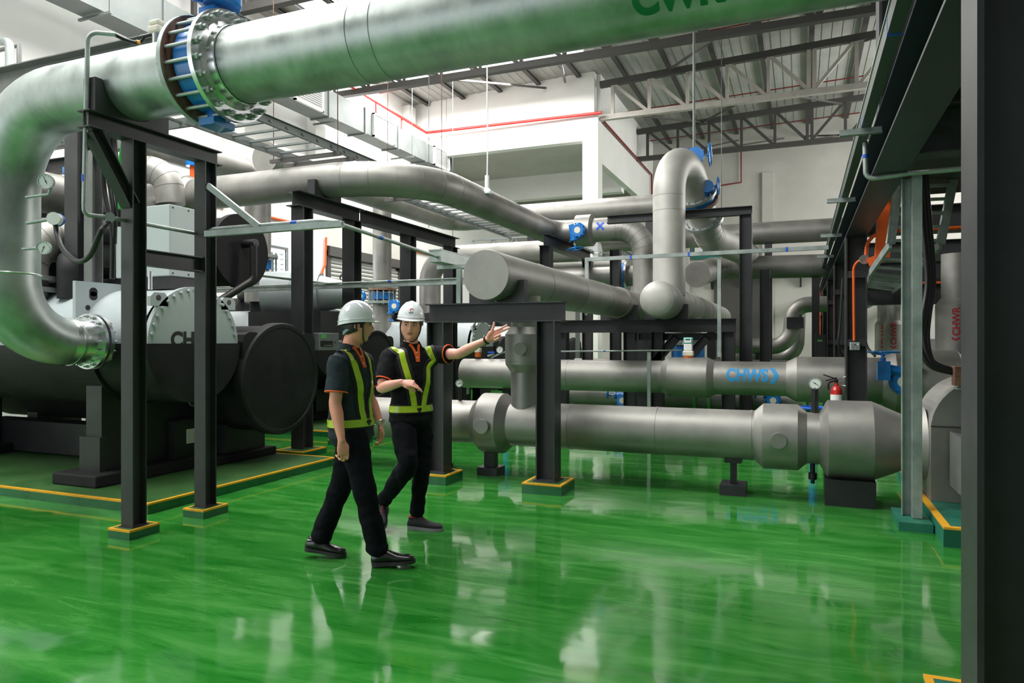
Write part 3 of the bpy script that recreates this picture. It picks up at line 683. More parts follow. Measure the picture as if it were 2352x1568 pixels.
# strut + conduit to the right of post 2
st = thing('strut_rail', 'pale steel strut rail reaching right from the second front post', 'rail')
obj('channel', MB().chan((-4.72, 4.60, 2.42), (-3.32, 4.60, 2.42), 0.05, 0.05, 0.004), 'galv', st)
obj('diagonal_stay', MB().bar((-4.72, 4.62, 2.84), (-4.16, 4.62, 2.45), 0.03, 0.05), 'galv', st)
tube_mat = 'galv'
cr_ = thing('conduit_run', 'conduit lying on the strut rail then running back to the square trunking', 'conduit')
obj('steel_tube', MB().tube(arc_route([(-4.88, 4.70, 2.44), (-4.66, 4.63, 2.465), (-3.48, 4.63, 2.465), (-3.46, 6.45, 2.37)], [0.08, 0.15], 8), 0.0165, 14), 'galv', cr_)
obj('blue_band', MB().tube([(-3.84, 4.63, 2.465), (-3.78, 4.63, 2.465)], 0.018, 14), 'blue_tape', cr_)
obj('blue_band', MB().tube([(-3.4725, 5.34, 2.4275), (-3.4718, 5.40, 2.4245)], 0.018, 14), 'blue_tape', cr_)
tk = thing('cable_trunking', 'square galvanised trunking beside the round end of the capped pipe', 'trunking')
obj('trunk_body', MB().box((-3.56, 6.42, 2.32), (-3.42, 7.6, 2.44)), 'galv', tk)
obj('trunk_lid', MB().box((-3.565, 6.41, 2.44), (-3.415, 7.6, 2.448)), 'galv', tk)
obj('stand_post', MB().chan((-3.36, 6.72, 1.905), (-3.36, 6.72, 2.28), 0.05, 0.05, 0.005, up=(0, 1, 0)), 'galv', tk)
obj('stand_arm', MB().chan((-3.62, 6.72, 2.295), (-3.2, 6.72, 2.295), 0.05, 0.04, 0.005), 'galv', tk)
# gauges on the vertical pipe
gauge('round pressure gauge uppermost of those on the vertical pipe bend at the left edge', aD(106, 417, 5.66), (0.55, -0.8, -0.05), [aD(60, 453, 5.72), aD(112, 446, 5.68), aD(116, 432, 5.67)], 0.061, hand=1.2)
gauge('lowest round pressure gauge on the vertical pipe at the left edge', aD(101, 569, 5.70), (0.55, -0.8, -0.05), [aD(52, 572, 5.75), aD(88, 569, 5.72)], 0.054, hand=-1.2)
tr = thing('pressure_transmitter', 'white and blue transmitter between the two gauges at the left edge', 'sensor')
obj('transmitter_head', MB().cylr(tp+V((0, 0, 0.0)), (0.5, -0.8, 0), 0.052, 0.07, 24), 'white', tr)
obj('blue_collar', MB().cylr(tp+V((-0.02, 0.03, 0.0)), (0.5, -0.8, 0), 0.055, 0.03, 24), 'blue_tape', tr)
obj('impulse_tube', MB().tube([aD(62, 512, 5.78), aD(112, 504, 5.76)], 0.015, 12), 'galv', tr)
# ================================================================ middle frame (along X) with capped header pipe
MY = 6.72
fm = thing('pipe_support_frame', 'dark goalpost frame right behind the pointing man, carrying the round pipe end', 'frame')
for x, plo, phi in ((-3.60, (-3.78, 6.52), (-3.42, 6.92, 0.10)), (-2.36, (-2.56, 6.50), (-2.15, 6.93, 0.10))):
    p = obj('post', MB().ibeam((x, MY, 0.10), (x, MY, 1.70), 0.2, 0.2, up=(1, 0, 0), tw=0.01, tf=0.014), 'steel', fm)
    obj('base_plate', MB().box((x-0.12, MY-0.12, 0.104), (x+0.12, MY+0.12, 0.116)), 'steel', p)
    pad(fm, plo, phi)
obj('top_beam', MB().ibeam((-3.72, MY, 1.80), (-2.18, MY, 1.80), 0.2, 0.2, tw=0.01, tf=0.014), 'steel', fm)
HAX, HZ = -2.91, 2.165
saddle(fm, HAX, MY, 1.90, HZ, 0.25, 'y', 'steel', ln=0.1)
ha = thing('header_pipe', 'long insulated header pipe whose flat round end faces the viewer above the goalpost frame', 'pipe')
obj('pipe_body', clad_run([(HAX, 6.42, HZ), (HAX, 14.4, HZ)], 0.25, seams=1.4, seg=48), 'clad', ha)
obj('end_cap', MB().lathe((HAX, 6.40, HZ), (0, 1, 0), [(0, 0), (0, 0.248), (0, 0.248), (0.03, 0.254), (0.03, 0.249)], 48), 'clad', ha)
obj('thick_band', MB().lathe((HAX, 11.75, HZ), (0, 1, 0), [(0, 0.25), (0, 0.268), (0, .268), (0.3, 0.268), (0.3, .268), (0.3, 0.25)], 40), 'clad', ha)
# branch down from header to lower pipe
br = thing('branch_pipe', 'vertical insulated branch dropping behind the goalpost frame into the low pipe', 'pipe')
BX, BYY = -2.83, 7.3
obj('pipe_body', MB().tube([(BX, BYY, 2.0), (BX, BYY, 0.62)], 0.165, 40), 'clad', br)
jk = MB().lathe((BX, BYY, 1.16), (0, 0, 1), [(0, 0.165), (0.09, 0.225), (0.09, 0.225), (0.12, 0.225), (0.12, 0.228), (0.42, 0.228), (0.42, 0.228), (0.50, 0.17)], 44)
obj('valve_jacket', jk, 'clad', br)
obj('jacket_cap', MB().cyl((BX+0.02, BYY-0.2, 1.42), (BX+0.05, BYY-0.30, 1.42), 0.068, 28), 'clad', br)
# ---------------------------------------------------------------- low front pipe (P1)
lp1 = thing('low_pipe', 'front low insulated pipe running across at knee height into the pump', 'pipe')
Y1, Z1, R1 = 7.3, 0.582, 0.242
obj('pipe_body', clad_run([(-5.05, Y1, Z1), (0.45, Y1, Z1)], R1, seams=0.92, seg=48), 'clad', lp1)
obj('domed_end', MB().lathe((-5.04, Y1, Z1), (-1, 0, 0), [(0, R1), (0.16, R1), (0.26, 0.2), (0.31, 0.1), (0.32, 0)], 36), 'clad', lp1)
jacket(lp1, (-3.42, Y1, Z1), (-2.98, Y1, Z1), R1, 0.335, 0.10)
obj('jacket_cap', MB().cyl((-3.22, Y1-0.26, Z1+0.0), (-3.19, Y1-0.40, Z1), 0.075, 28), 'clad', lp1)
jacket(lp1, (-0.42, Y1, Z1), (0.05, Y1, Z1), R1, 0.315, 0.08)
obj('jacket_cap', MB().cyl((-0.20, Y1-0.28, Z1+0.0), (-0.195, Y1-0.345, Z1), 0.072, 28), 'clad', lp1)
obj('strainer_jacket', MB().lathe((0.16, Y1, Z1), (1, 0, 0), [(0, R1), (0.07, 0.365), (0.07, 0.365), (0.44, 0.365), (0.44, 0.365), (0.70, 0.25), (0.80, 0.25), (0.80, 0.20), (0.86, 0.27)], 48), 'clad', lp1)
obj('strainer_foot', MB().box((0.20, Y1-0.24, 0), (0.62, Y1+0.2, 0.24)), 'steel_black', lp1)
obj('pipe_stand', MB().bar((-0.62, Y1, 0.08), (-0.62, Y1, 0.33), 0.06, 0.06, up=(0, 1, 0)).box((-0.70, Y1-0.1, 0.31), (-0.54, Y1+0.1, 0.36)), 'steel_black', lp1)
obj('stand_foot', MB().box((-0.74, Y1-0.15, 0), (-0.50, Y1+0.15, 0.10)), 'steel_black', lp1)
obj('drain_valve', MB().cyl((0.10, Y1, 0.36), (0.10, Y1, 0.24), 0.022, 12).cyl((0.10, Y1, 0.25), (0.10, Y1, 0.19), 0.038, 12).cyl((0.10, Y1, 0.19), (0.10, Y1, 0.15), 0.018, 12), 'rubber', lp1)
obj('pipe_stand', MB().bar((-3.9, Y1, 0.0), (-3.9, Y1, 0.35), 0.1, 0.1, up=(0, 1, 0)).box((-4.02, Y1-0.1, 0.0), (-3.78, Y1+0.1, 0.08)), 'steel_black', lp1)
obj('pipe_stand', MB().bar((-3.25, Y1, 0.0), (-3.25, Y1, 0.25), 0.12, 0.12, up=(0, 1, 0)).box((-3.37, Y1-0.12, 0.0), (-3.13, Y1+0.12, 0.09)), 'steel_black', lp1)
gauge('round gauge on a black stem on the low pipe beside the fire extinguisher', (0.12, Y1-0.02, 1.105), (-0.05, -1, 0), [(0.12, Y1, 0.80), (0.12, Y1, 1.06)], 0.058, stem_mt='rubber', r=0.032, hand=-2.6)
gauge('small gauge on a black valve just right of the pointing man, on the low pipe', aY(1055, 880, 7.25), (0.2, -1, 0), [aY(1057, 925, 7.28), aY(1057, 905, 7.28), aY(1056, 888, 7.25)], 0.043, stem_mt='rubber', r=0.022, hand=2.8)
# ---------------------------------------------------------------- chilled water supply pipe (P2)
lp2 = thing('low_pipe', 'insulated pipe stencilled CHWS in blue with an arrow, behind the front low pipe', 'pipe')
Y2, Z2, R2 = 11.0, 0.953, 0.25
m2 = clad_run([(-5.4, Y2, Z2), (2.8, Y2, Z2)], R2, seams=1.9, seg=48)
pb = obj('pipe_body', m2, 'clad', lp2)
jacket(lp2, (-1.98, Y2, Z2), (-1.20, Y2, Z2), R2, 0.305, 0.1)
obj('wide_section', MB().lathe((-0.20, Y2, Z2), (1, 0, 0), [(0, R2), (0.14, 0.325), (0.14, 0.325), (3.0, 0.325)], 48), 'clad', lp2)
obj('valve_jacket', MB().lathe((1.02, Y2, Z2), (1, 0, 0), [(0, 0.325), (0.16, 0.43), (0.16, 0.43), (0.9, 0.43), (0.9, 0.43), (1.0, 0.325)], 44), 'clad', lp2)
b2 = m2.bvh(); nrm = V((0, -math.cos(0.34), math.sin(0.34))); upv = nrm.cross(V((1, 0, 0)))
o2 = V((-1.02, Y2, Z2))+nrm*0.5-upv*0.105
vs, fs = text_poly('CHWS', 0.25, 0.011, 0.79)
decal('stencil_text', vs, fs, o2, (1, 0, 0), upv, b2, 'ink_blue', pb)
cv, cf = chev(0.22); decal('stencil_arrow', cv, cf, o2+V((0.60, 0, 0))-upv*0.03, (1, 0, 0), upv, b2, 'ink_blue', pb)
for x in (-4.6, -2.3, 0.7):
    obj('pipe_stand', MB().bar((x, Y2, 0), (x, Y2, 0.71), 0.14, 0.1, up=(0, 1, 0)), 'steel_black', lp2)
gearbox(lp2, (1.24, Y2-0.44, 1.15-0.18), (0, -1, 0), (0, 0, 1), 0.17, 0.01)
gv = MB().box((0.93, Y2-0.60, 0.99), (1.08, Y2-0.42, 1.24)); gv.cyl((1.05, Y2-0.5, 1.14), (1.3, Y2-0.5, 1.10), 0.06, 16); gv.cyl((1.0, Y2-0.5, 1.22), (1.0, Y2-0.5, 1.29), 0.035, 14)
obj('actuator_arm', gv, 'blue', lp2)
handwheel(lp2, (1.0, Y2-0.5, 1.28), (0, 0, 1), 0.19, 0.08, 'blue', 0.014)
# flow meter and small items on P2
fmx = thing('flow_transmitter', 'white transmitter with a mint green display cover on the blue-lettered pipe', 'sensor')
q = aY(1581, 822, 11.0)
obj('amber_base', MB().cyl(q+V((0, 0, -0.01)), q+V((0, 0, 0.03)), 0.075, 20), 'amber', fmx)
obj('lower_case', MB().bbox_bev(q+V((-0.08, -0.06, 0.03)), q+V((0.08, 0.06, 0.11)), 0.015), 'cream', fmx)
obj('upper_case', MB().bbox_bev(q+V((-0.062, -0.05, 0.11)), q+V((0.062, 0.05, 0.22)), 0.012), 'white', fmx)
dc = obj('display_cover', MB().bbox_bev(q+V((-0.068, -0.055, 0.22)), q+V((0.068, 0.055, 0.315)), 0.015), 'mint', fmx)
obj('display', MB().box(q+V((-0.05, -0.062, 0.235)), q+V((0.05, -0.056, 0.30))), 'white', dc)
obj('display_keys', MB().box(q+V((-0.035, -0.066, 0.275)), q+V((0.035, -0.061, 0.292))), 'steel', dc)
sw = thing('flow_switch', 'small cream switch with an amber base on the pipe under the outstretched forearm', 'sensor')
q = aY(1098, 817, 11.0)
obj('amber_base', MB().cyl(q+V((0, 0, -0.02)), q+V((0, 0, 0.06)), 0.055, 16), 'amber', sw)
obj('switch_case', MB().bbox_bev(q+V((-0.05, -0.05, 0.06)), q+V((0.05, 0.05, 0.13)), 0.01), 'cream', sw)
obj('lead', MB().tube(catmull([q+V((-0.05, 0, 0.09)), q+V((-0.11, 0, 0.09)), q+V((-0.15, 0, 0.04))]), 0.01, 8), 'cream', sw)
gauge('white faced gauge on the pipe just right of the amber switch', aY(1148, 803, 11.0), (0.1, -1, 0), [aY(1128, 822, 11.02), aY(1148, 812, 11.02), aY(1160, 808, 11.02)], 0.058, hand=2.2)
bt = thing('ball_valve', 'small valve with a flat blue handle beside the white faced gauge', 'valve')
q = aY(1128, 812, 11.0)
obj('valve_body', MB().cyl(q+V((-0.06, 0, -.04)), q+V((0.06, 0, 0.0)), 0.018, 10), 'galv', bt); obj('lever', MB().box(q+V((-0.05, -0.03, 0.01)), q+V((0.06, 0.03, 0.035))), 'blue_tape', bt)
# conduit over P2
cx = thing('conduit_run', 'thin straight conduit above the blue-lettered pipe, ending at the white transmitter', 'conduit')
obj('steel_tube', MB().tube([aY(1288, 807, 10.9), aY(1566, 804, 10.9)], 0.012, 10), 'galv', cx)
obj('blue_band', MB().tube([aY(1386, 806, 10.9), aY(1391, 806, 10.9)], 0.014, 10), 'blue_tape', cx)
xs9 = aY(1491, 806, 10.6).x
obj('stand_post', MB().chan(V((xs9, 10.6, 0.0)), V((xs9, 10.6, 1.34)), 0.05, 0.05, 0.005, up=(0, 1, 0)), 'galv', cx)
# ---------------------------------------------------------------- rear low pipe with flanges coloured green for the floor light they reflect, and blue valves (P3)
lp3 = thing('low_pipe', 'rear low pipe seen in the gap under the blue-lettered pipe, with green flanges', 'pipe')
Y3, Z3, R3 = 13.0, 0.50, 0.22
obj('pipe_body', clad_run([(-5.0, Y3, Z3), (2.5, Y3, Z3)], R3, seams=2.2, seg=36), 'clad', lp3)
for x in (-2.75, -2.55, -1.75, -1.5, 0.05, 0.3, 0.75): obj('flange', ring((x, Y3, Z3), (1, 0, 0), 0.2, 0.29, 0.05, 36), 'green_band', lp3)
for x in (-4, -1.1, 1.4): obj('pipe_stand', MB().bar((x, Y3, 0), (x, Y3, 0.29), 0.12, 0.1, up=(0, 1, 0)), 'steel_black', lp3)
for px, l in ((1431, 'round blue valve gear left of the dark post, in the gap under the lettered pipe'), (1776, 'round blue valve gear in the gap below the arrow of the lettered pipe')):
    t = thing('valve_gear', l, 'valve'); q = aY(px, 919, 12.6)
    gearbox(t, q, (0, -1, 0), (-1, 0, 0.0), 0.125, 0.06)
    obj('valve_neck', MB().bar(q+V((0, 0.25, -0.1)), q+V((0, 0, -0.05)), 0.12, 0.12), 'blue', t)
t = thing('gate_valve', 'flat blue hand wheel in the gap left of the vertical branch pipe', 'valve'); q = aY(1163, 915, 9.6)
obj('valve_body', MB().cyl(V((q.x, q.y, 0)), q+V((0, 0, -0.2)), 0.05, 14), 'blue', t)
handwheel(t, q+V((0, 0, -0.2)), (0, 0, 1), 0.14, 0.2, 'blue_tape', 0.014)
t = thing('gate_valve', 'blue hand wheel just left of the black gauge stem near the extinguisher', 'valve'); q = aY(1868, 936, 9.4)
obj('valve_body', MB().cyl(V((q.x, q.y, 0)), q+V((0, 0, -0.2)), 0.05, 14), 'blue', t)
handwheel(t, q+V((0, 0, -0.2)), (0, 0, 1), 0.14, 0.2, 'blue_tape', 0.014)
lp4 = thing('low_pipe', 'farthest low pipe with blue letters peeping over the lettered pipe', 'pipe')
m4 = clad_run([(-5.0, 16.2, 0.86), (3.5, 16.2, 0.86)], 0.24, seg=36)
pb4 = obj('pipe_body', m4, 'clad', lp4); jacket(lp4, (0.42, 16.2, 0.86), (2.6, 16.2, 0.86), 0.24, 0.30, 0.1)
vs, fs = text_poly('CHWS', 0.2, 0.008, 0.85); nrm = V((0, -math.cos(0.75), math.sin(0.75))); upv = nrm.cross(V((1, 0, 0)))
decal('stencil_text', vs, fs, V((-0.62, 16.2, 0.86))+nrm*0.5-upv*0.07, (1, 0, 0), upv, m4.bvh(), 'ink_blue', pb4)
cv, cf = chev(0.2); decal('stencil_arrow', cv, cf, V((-0.06, 16.2, 0.86))+nrm*0.5-upv*0.1, (1, 0, 0), upv, m4.bvh(), 'ink_blue', pb4)
for x in (-2.5, 1.5): obj('pipe_stand', MB().bar((x, 16.2, 0), (x, 16.2, 0.65), 0.12, 0.1, up=(0, 1, 0)), 'steel_black', lp4)
# ---------------------------------------------------------------- far black frame carrying both headers
FY = 12.0
ff = thing('pipe_support_frame', 'long low black beam frame under the two header pipes, with slanting braces', 'frame')
obj('top_beam', MB().ibeam((-4.2, FY, 1.765), (-0.98, FY, 1.765), 0.22, 0.2), 'steel_black', ff)
obj('lower_rail', MB().ibeam((-2.6, FY+0.1, 1.58), (-1.15, FY+0.1, 1.58), 0.12, 0.12), 'steel_black', ff)
for x in (-3.95, -2.72, -2.25, -1.1): obj('post', MB().ibeam((x, FY, 0), (x, FY, 1.655), 0.2, 0.2, up=(1, 0, 0)), 'steel_black', ff)
for x in (-1.95, -1.45): obj('slanting_brace', MB().ibeam((x, FY, 1.56), (x-0.75, FY, 0.7), 0.14, 0.14), 'steel_black', ff)
saddle(ff, -2.91, FY, 1.875, HZ, 0.268, 'y', 'steel', ln=0.1)
HBX, HBZ = -2.11, 2.17
hb = thing('header_pipe', 'second header pipe with a domed end, behind the tall arched pipe', 'pipe')
obj('pipe_body', clad_run([(HBX, 11.35, HBZ), (HBX, 20.5, HBZ)], 0.30, seams=0.7, seg=44), 'clad_pale', hb)
obj('domed_cap', MB().lathe((HBX, 11.36, HBZ), (0, -1, 0), [(0, 0.303), (0.05, 0.300), (0.10, 0.285), (0.14, 0.26), (0.17, 0.225), (0.19, 0.18), (0.203, 0.12), (0.209, 0.06), (0.21, 0)], 44), 'clad_pale', hb)
saddle(ff, HBX, FY, 1.875, HBZ, 0.305, 'y', 'steel', ln=0.1)
obj('pipe_stand', MB().bar((HBX, 18.5, 0), (HBX, 18.5, 1.9), 0.2, 0.2, up=(0, 1, 0)), 'steel_black', hb)
obj('pipe_stand', MB().bar((-2.91, 14.0, 0), (-2.91, 14.0, 1.92), 0.2, 0.2, up=(0, 1, 0)), 'steel_black', ha)
# tall arched riser
ar = thing('arched_pipe', 'tall pale pipe rising and arching over backward, with bolted flanges and blue valves', 'pipe')
RX, RY = HBX+0.04, 12.05; RR = 0.27; rb = 0.62; zt = 4.0
path = [V((RX, RY, HBZ+0.1)), V((RX, RY, zt))]
n = 20; dirx = V((0.22, 0.975, 0)).normalized()
for k in range(1, n+1):
    a = math.radians(140)*k/n; path.append(V((RX, RY, zt))+dirx*(rb-rb*math.cos(a))+V((0, 0, rb*math.sin(a))))
ed = (path[-1]-path[-2]).normalized(); pe = path[-1]
path.append(pe+ed*0.25)
mm = MB().tube(path, RR, 48)
for z in (zt-0.3, zt-1.9, zt-0.05): mm.merge(MB().lathe(V((RX, RY, z)), (0, 0, 1), [(0, RR), (0, RR+.004), (0.02, RR+.004), (0.02, RR)], 40))
obj('pipe_body', mm, 'clad_pale', ar)
fp = pe+ed*0.28
g1 = obj('flange', ring(fp, ed, 0.2, 0.36, 0.05, 44), 'galv', ar); bolts(g1, fp-ed*0.02, -ed, 0.32, 18, 0.024, 0.05, 'shiny')
obj('flange', ring(fp+ed*0.16, ed, 0.2, 0.36, 0.05, 44), 'rust', ar)
obj('valve_body', ring(fp+ed*0.08, ed, 0.2, 0.31, 0.1, 40), 'blue', ar)
obj('lower_body', MB().tube([fp+ed*0.18, fp+ed*0.56], RR, 40), 'clad_pale', ar)
g2 = obj('flange', ring(fp+ed*0.58, ed, 0.2, 0.36, 0.06, 44), 'galv', ar); bolts(g2, fp+ed*0.56, -ed, 0.32, 16, 0.024, 0.05, 'shiny')
pq = fp+ed*0.95; obj('rear_bend', clad_run([fp+ed*0.6, pq, V((pq.x+0.5, 17.2, pq.z))], RR, bend=0.5), 'clad_pale', ar)
for px, py, l in ((1598, 358, 'a'), (1625, 429, 'b')):
    q = aY(px, py, 13.1)
    s_ = 1.0 if l == 'a' else 0.75
    g = MB().cylr(q, (0, -1, 0), 0.15*s_, 0.14, 22).cyl(q+V((-0.24*s_, 0, 0.10*s_)), q+V((0.12*s_, 0, 0.02)), 0.07*s_, 14).cyl(q, q+V((-0.12*s_, 0.1, -0.25*s_)), 0.1*s_, 16)
    gb_ = obj('gear_housing', g, 'blue', ar)
    handwheel(ar, q+V((0.08*s_, 0, 0.0)), (1, 0, 0), 0.20*s_, 0.17*s_, 'blue', 0.016)
# ================================================================ gooseneck pipe G
GY, GZ, GR = 8.1, 3.73, 0.237
gp = thing('gooseneck_pipe', 'long gooseneck pipe from the left, bending back to the blue gear and X mark', 'pipe')
obj('pipe_body', clad_run([(-11.4, GY, GZ), (-4.76, GY, GZ), (-4.76, 13.72, GZ), (-2.82, 13.72, GZ), (-2.82, 13.72, 2.2)], GR, bend=[1.25, 0.35, 0.55], seams=0, n=18, seg=44), 'clad', gp)
obj('banded_joint', MB().lathe((-9.0, GY, GZ), (1, 0, 0), [(0, GR), (0.08, GR+0.05), (0.42, GR+0.05), (0.42, GR+0.05), (0.5, GR)], 40), 'clad', gp)
obj('shiny_band', MB().lathe((-8.72, GY, GZ), (1, 0, 0), [(0, GR+.045), (0, GR+0.058), (0.13, GR+0.058), (0.13, GR+.045)], 40), 'galv', gp)
obj('valve_jacket', MB().lathe((-4.24, 13.72, GZ), (1, 0, 0), [(0, GR), (0.05, 0.32), (0.05, 0.32), (0.36, 0.32), (0.36, 0.32), (0.42, GR)], 40), 'clad', gp)
xg = MB().tube([(-4.0, 13.72, GZ), (-2.9, 13.72, GZ)], GR+0.001, 40)
xv = []; xf = []
for a in (0.785, -0.785):
    cx_, sx_ = math.cos(a), math.sin(a); k = len(xv)
    for u_, v_ in ((-.1, -.022), (.1, -.022), (.1, .022), (-.1, .022)): xv.append(V((u_*cx_-v_*sx_, u_*sx_+v_*cx_, 0)))
    xf.append((k, k+1, k+2, k+3))
decal('painted_cross', xv, xf, V((-3.66, 13.2, GZ+0.04)), (1, 0, 0), (0, 0, 1), xg.bvh(), 'blue_tape', gp, 0.004, 0.03)
t = thing('butterfly_valve', 'blue valve gear with a small wheel beside the painted blue X', 'valve')
gearbox(t, aY(1328, 529, 13.3), (0, -1, 0), (0.15, 0, -1), 0.15, 0.15)
obj('valve_neck', MB().cyl(aY(1330, 530, 13.35), aY(1330, 530, 13.6), 0.08, 16), 'blue', t)
# frame K under gooseneck
KX = -6.14
fk = thing('pipe_support_frame', 'dark steel frame of two posts behind the helmets under the gooseneck pipe', 'frame')
for y in (7.62, 8.74):
    p = obj('post', MB().ibeam((KX, y, 0.08), (KX, y, 3.27), 0.2, 0.2, up=(0, 1, 0), tw=0.01, tf=0.014), 'steel', fk)
    pad(fk, (KX-0.22, y-0.28), (KX+0.22, y+0.22, 0.08))
obj('top_beam', MB().ibeam((KX, 7.42, 3.37), (KX, 8.92, 3.37), 0.2, 0.2, tw=0.01, tf=0.014), 'steel', fk)
saddle(fk, KX, GY, 3.47, GZ, GR, 'x', 'steel', ln=0.12)
# beam chain K2 to the right-back
f2_ = thing('pipe_support_frame', 'dark beam and its two posts receding behind the pale square trunking', 'frame')
obj('top_beam', MB().ibeam((KX, 8.95, 3.37), (KX, 12.1, 3.37), 0.2, 0.2), 'steel', f2_)
for y in (10.35, 11.9): obj('post', MB().ibeam((KX, y, 0), (KX, y, 3.27), 0.2, 0.2, up=(0, 1, 0)), 'steel', f2_)
f3_ = thing('pipe_support_frame', 'dark beam and post under the far end of the gooseneck pipe', 'frame')
q0 = aX(1222, 541, -4.76); q1 = aX(1340, 590, -4.76)
obj('top_beam', MB().ibeam((-4.76+0.35, 12.3, 3.38), (-4.76+0.35, 15.4, 3.38), 0.22, 0.2), 'steel', f3_)
for y in (12.45, 15.2): obj('post', MB().ibeam((-4.41, y, 0), (-4.41, y, 3.27), 0.2, 0.2, up=(1, 0, 0)), 'steel', f3_)
obj('saddle', MB().box((-4.55, 13.6, 3.49), (-4.3, 13.8, 3.56)), 'steel', f3_)
# far pipes
c1 = thing('overhead_pipe', 'pale pipe high behind the gooseneck, passing left of the arched pipe', 'pipe')
obj('pipe_body', clad_run([(-8.35, 9.4, 4.60), (-8.35, 16.2, 4.60), (-2.75, 16.2, 4.60)], 0.27, bend=[0.5], seams=2.4, seg=40), 'clad', c1)
obj('pipe_stand', MB().bar((-6.1, 16.2, 0), (-6.1, 16.2, 4.33), 0.2, 0.2, up=(0, 1, 0)), 'steel', c1)
obj('pipe_stand', MB().bar((-3.2, 16.2, 0), (-3.2, 16.2, 4.33), 0.2, 0.2, up=(0, 1, 0)), 'steel', c1)
c2 = thing('overhead_pipe', 'upper of the two pale pipes running right from behind the arched pipe', 'pipe')
obj('pipe_body', clad_run([(-4.6, 17.3, 4.0), (1.3, 17.3, 4.0)], 0.255, seams=2.0, seg=40), 'clad', c2)
obj('pipe_stand', MB().bar((-0.7, 17.3, 0), (-0.7, 17.3, 3.745), 0.16, 0.16, up=(0, 1, 0)), 'steel', c2)
c3 = thing('overhead_pipe', 'lower pale pipe right of the arched pipe, its bend turning toward the viewer', 'pipe')
obj('pipe_body', clad_run([(-1.95, 14.6, 2.85), (-1.9, 17.0, 3.2), (0.51, 17.3, 3.2)], 0.26, bend=[0.6], seams=1.6, seg=40), 'clad', c3)
obj('pipe_stand', MB().bar((0.3, 17.3, 0), (0.3, 17.3, 2.94), 0.16, 0.16, up=(0, 1, 0)), 'steel_black', c3)
t = thing('wafer_valve', 'blue wafer valve between silver flanges behind the dark post, beside the gooseneck drop', 'valve')
q = aY(1432, 634, 15.0)
for s in (-0.09, 0.09): obj('flange', ring(q+V((s, 0, 0)), (1, 0, 0), 0.2, 0.33, 0.04, 36), 'shiny', t)
obj('valve_body', ring(q, (1, 0, 0), 0.2, 0.28, 0.1, 32), 'blue', t)
obj('pipe_stub', MB().tube([q+V((0.1, 0, 0)), q+V((0.9, 0, 0))], 0.22, 32), 'clad', t)
obj('pipe_stub', MB().tube([q+V((-2.6, 0, 0)), q+V((-0.1, 0, 0))], 0.22, 32), 'clad', t)
obj('pipe_stand', MB().bar(V((q.x+0.5, 15.0, 0)), V((q.x+0.5, 15.0, q.z-0.22)), 0.14, 0.14, up=(0, 1, 0)), 'steel_black', t)
t = thing('insulated_pipe', 'pale horizontal pipe right above the capped header end', 'pipe')
q0 = aY(1240, 610, 17); q1 = aY(1440, 607, 17)
obj('pipe_body', clad_run([q0+V((-1.5, 0, 0.02)), q1], 0.2, seams=1.0), 'clad', t)
obj('pipe_stand', MB().bar(V((q0.x-0.5, 17, 0)), V((q0.x-0.5, 17, q0.z-0.19)), 0.14, 0.14, up=(0, 1, 0)), 'steel_black', t)
# goalpost over C2 with the upper right beam
f4_ = thing('pipe_support_frame', 'tall black post and beam frame right of the arched pipe', 'frame')
PX = -0.98
obj('top_beam', MB().ibeam((-3.28, 12.6, 3.72), (-0.77, 12.6, 3.72), 0.14, 0.16), 'steel', f4_)
obj('post', MB().ibeam((-0.87, 12.6, 0), (-0.87, 12.6, 3.65), 0.2, 0.2, up=(1, 0, 0)), 'steel', f4_)
obj('post', MB().ibeam((-2.11, 12.6, 2.46), (-2.11, 12.6, 3.65), 0.2, 0.2, up=(1, 0, 0)), 'steel', f4_)
obj('second_post', MB().ibeam((-3.55, 14.3, 0), (-3.55, 14.3, 3.4), 0.2, 0.2, up=(1, 0, 0)), 'steel', f4_); obj('second_post', MB().ibeam((PX+0.28, 15.6, 0), (PX+0.28, 15.6, 3.0), 0.2, 0.2, up=(1, 0, 0)), 'steel', f4_)
# flat galvanised rail across in front of the arch
rl = thing('cable_rail', 'galvanised rail crossing in front of the arched pipe, bent down at its left end', 'rail')
q0 = aY(1345, 596, 10.4); q1 = aY(1903, 568, 10.4)
obj('channel', MB().bar(q0, q1, 0.05, 0.055), 'galv', rl)
obj('drop_leg', MB().bar(q0+V((0.02, 0, 0.02)), V((q0.x+0.02, 10.4, 1.9)), 0.05, 0.055, up=(0, 1, 0)), 'galv', rl)
for px in (1461, 1600, 1817):
    f = (px-1345)/(1903-1345); q = q0+(q1-q0)*f; obj('blue_band', MB().bar(q-V((0.015, 0, 0)), q+V((0.015, 0, 0)), 0.053, 0.06), 'blue_tape', rl)
q = aY(1652, 585, 10.45); obj('stand_post', MB().chan(V((q.x, 10.45, 1.28)), V((q.x, 10.45, q.z-0.03)), 0.05, 0.05, 0.005, up=(0, 1, 0)), 'galv', rl)
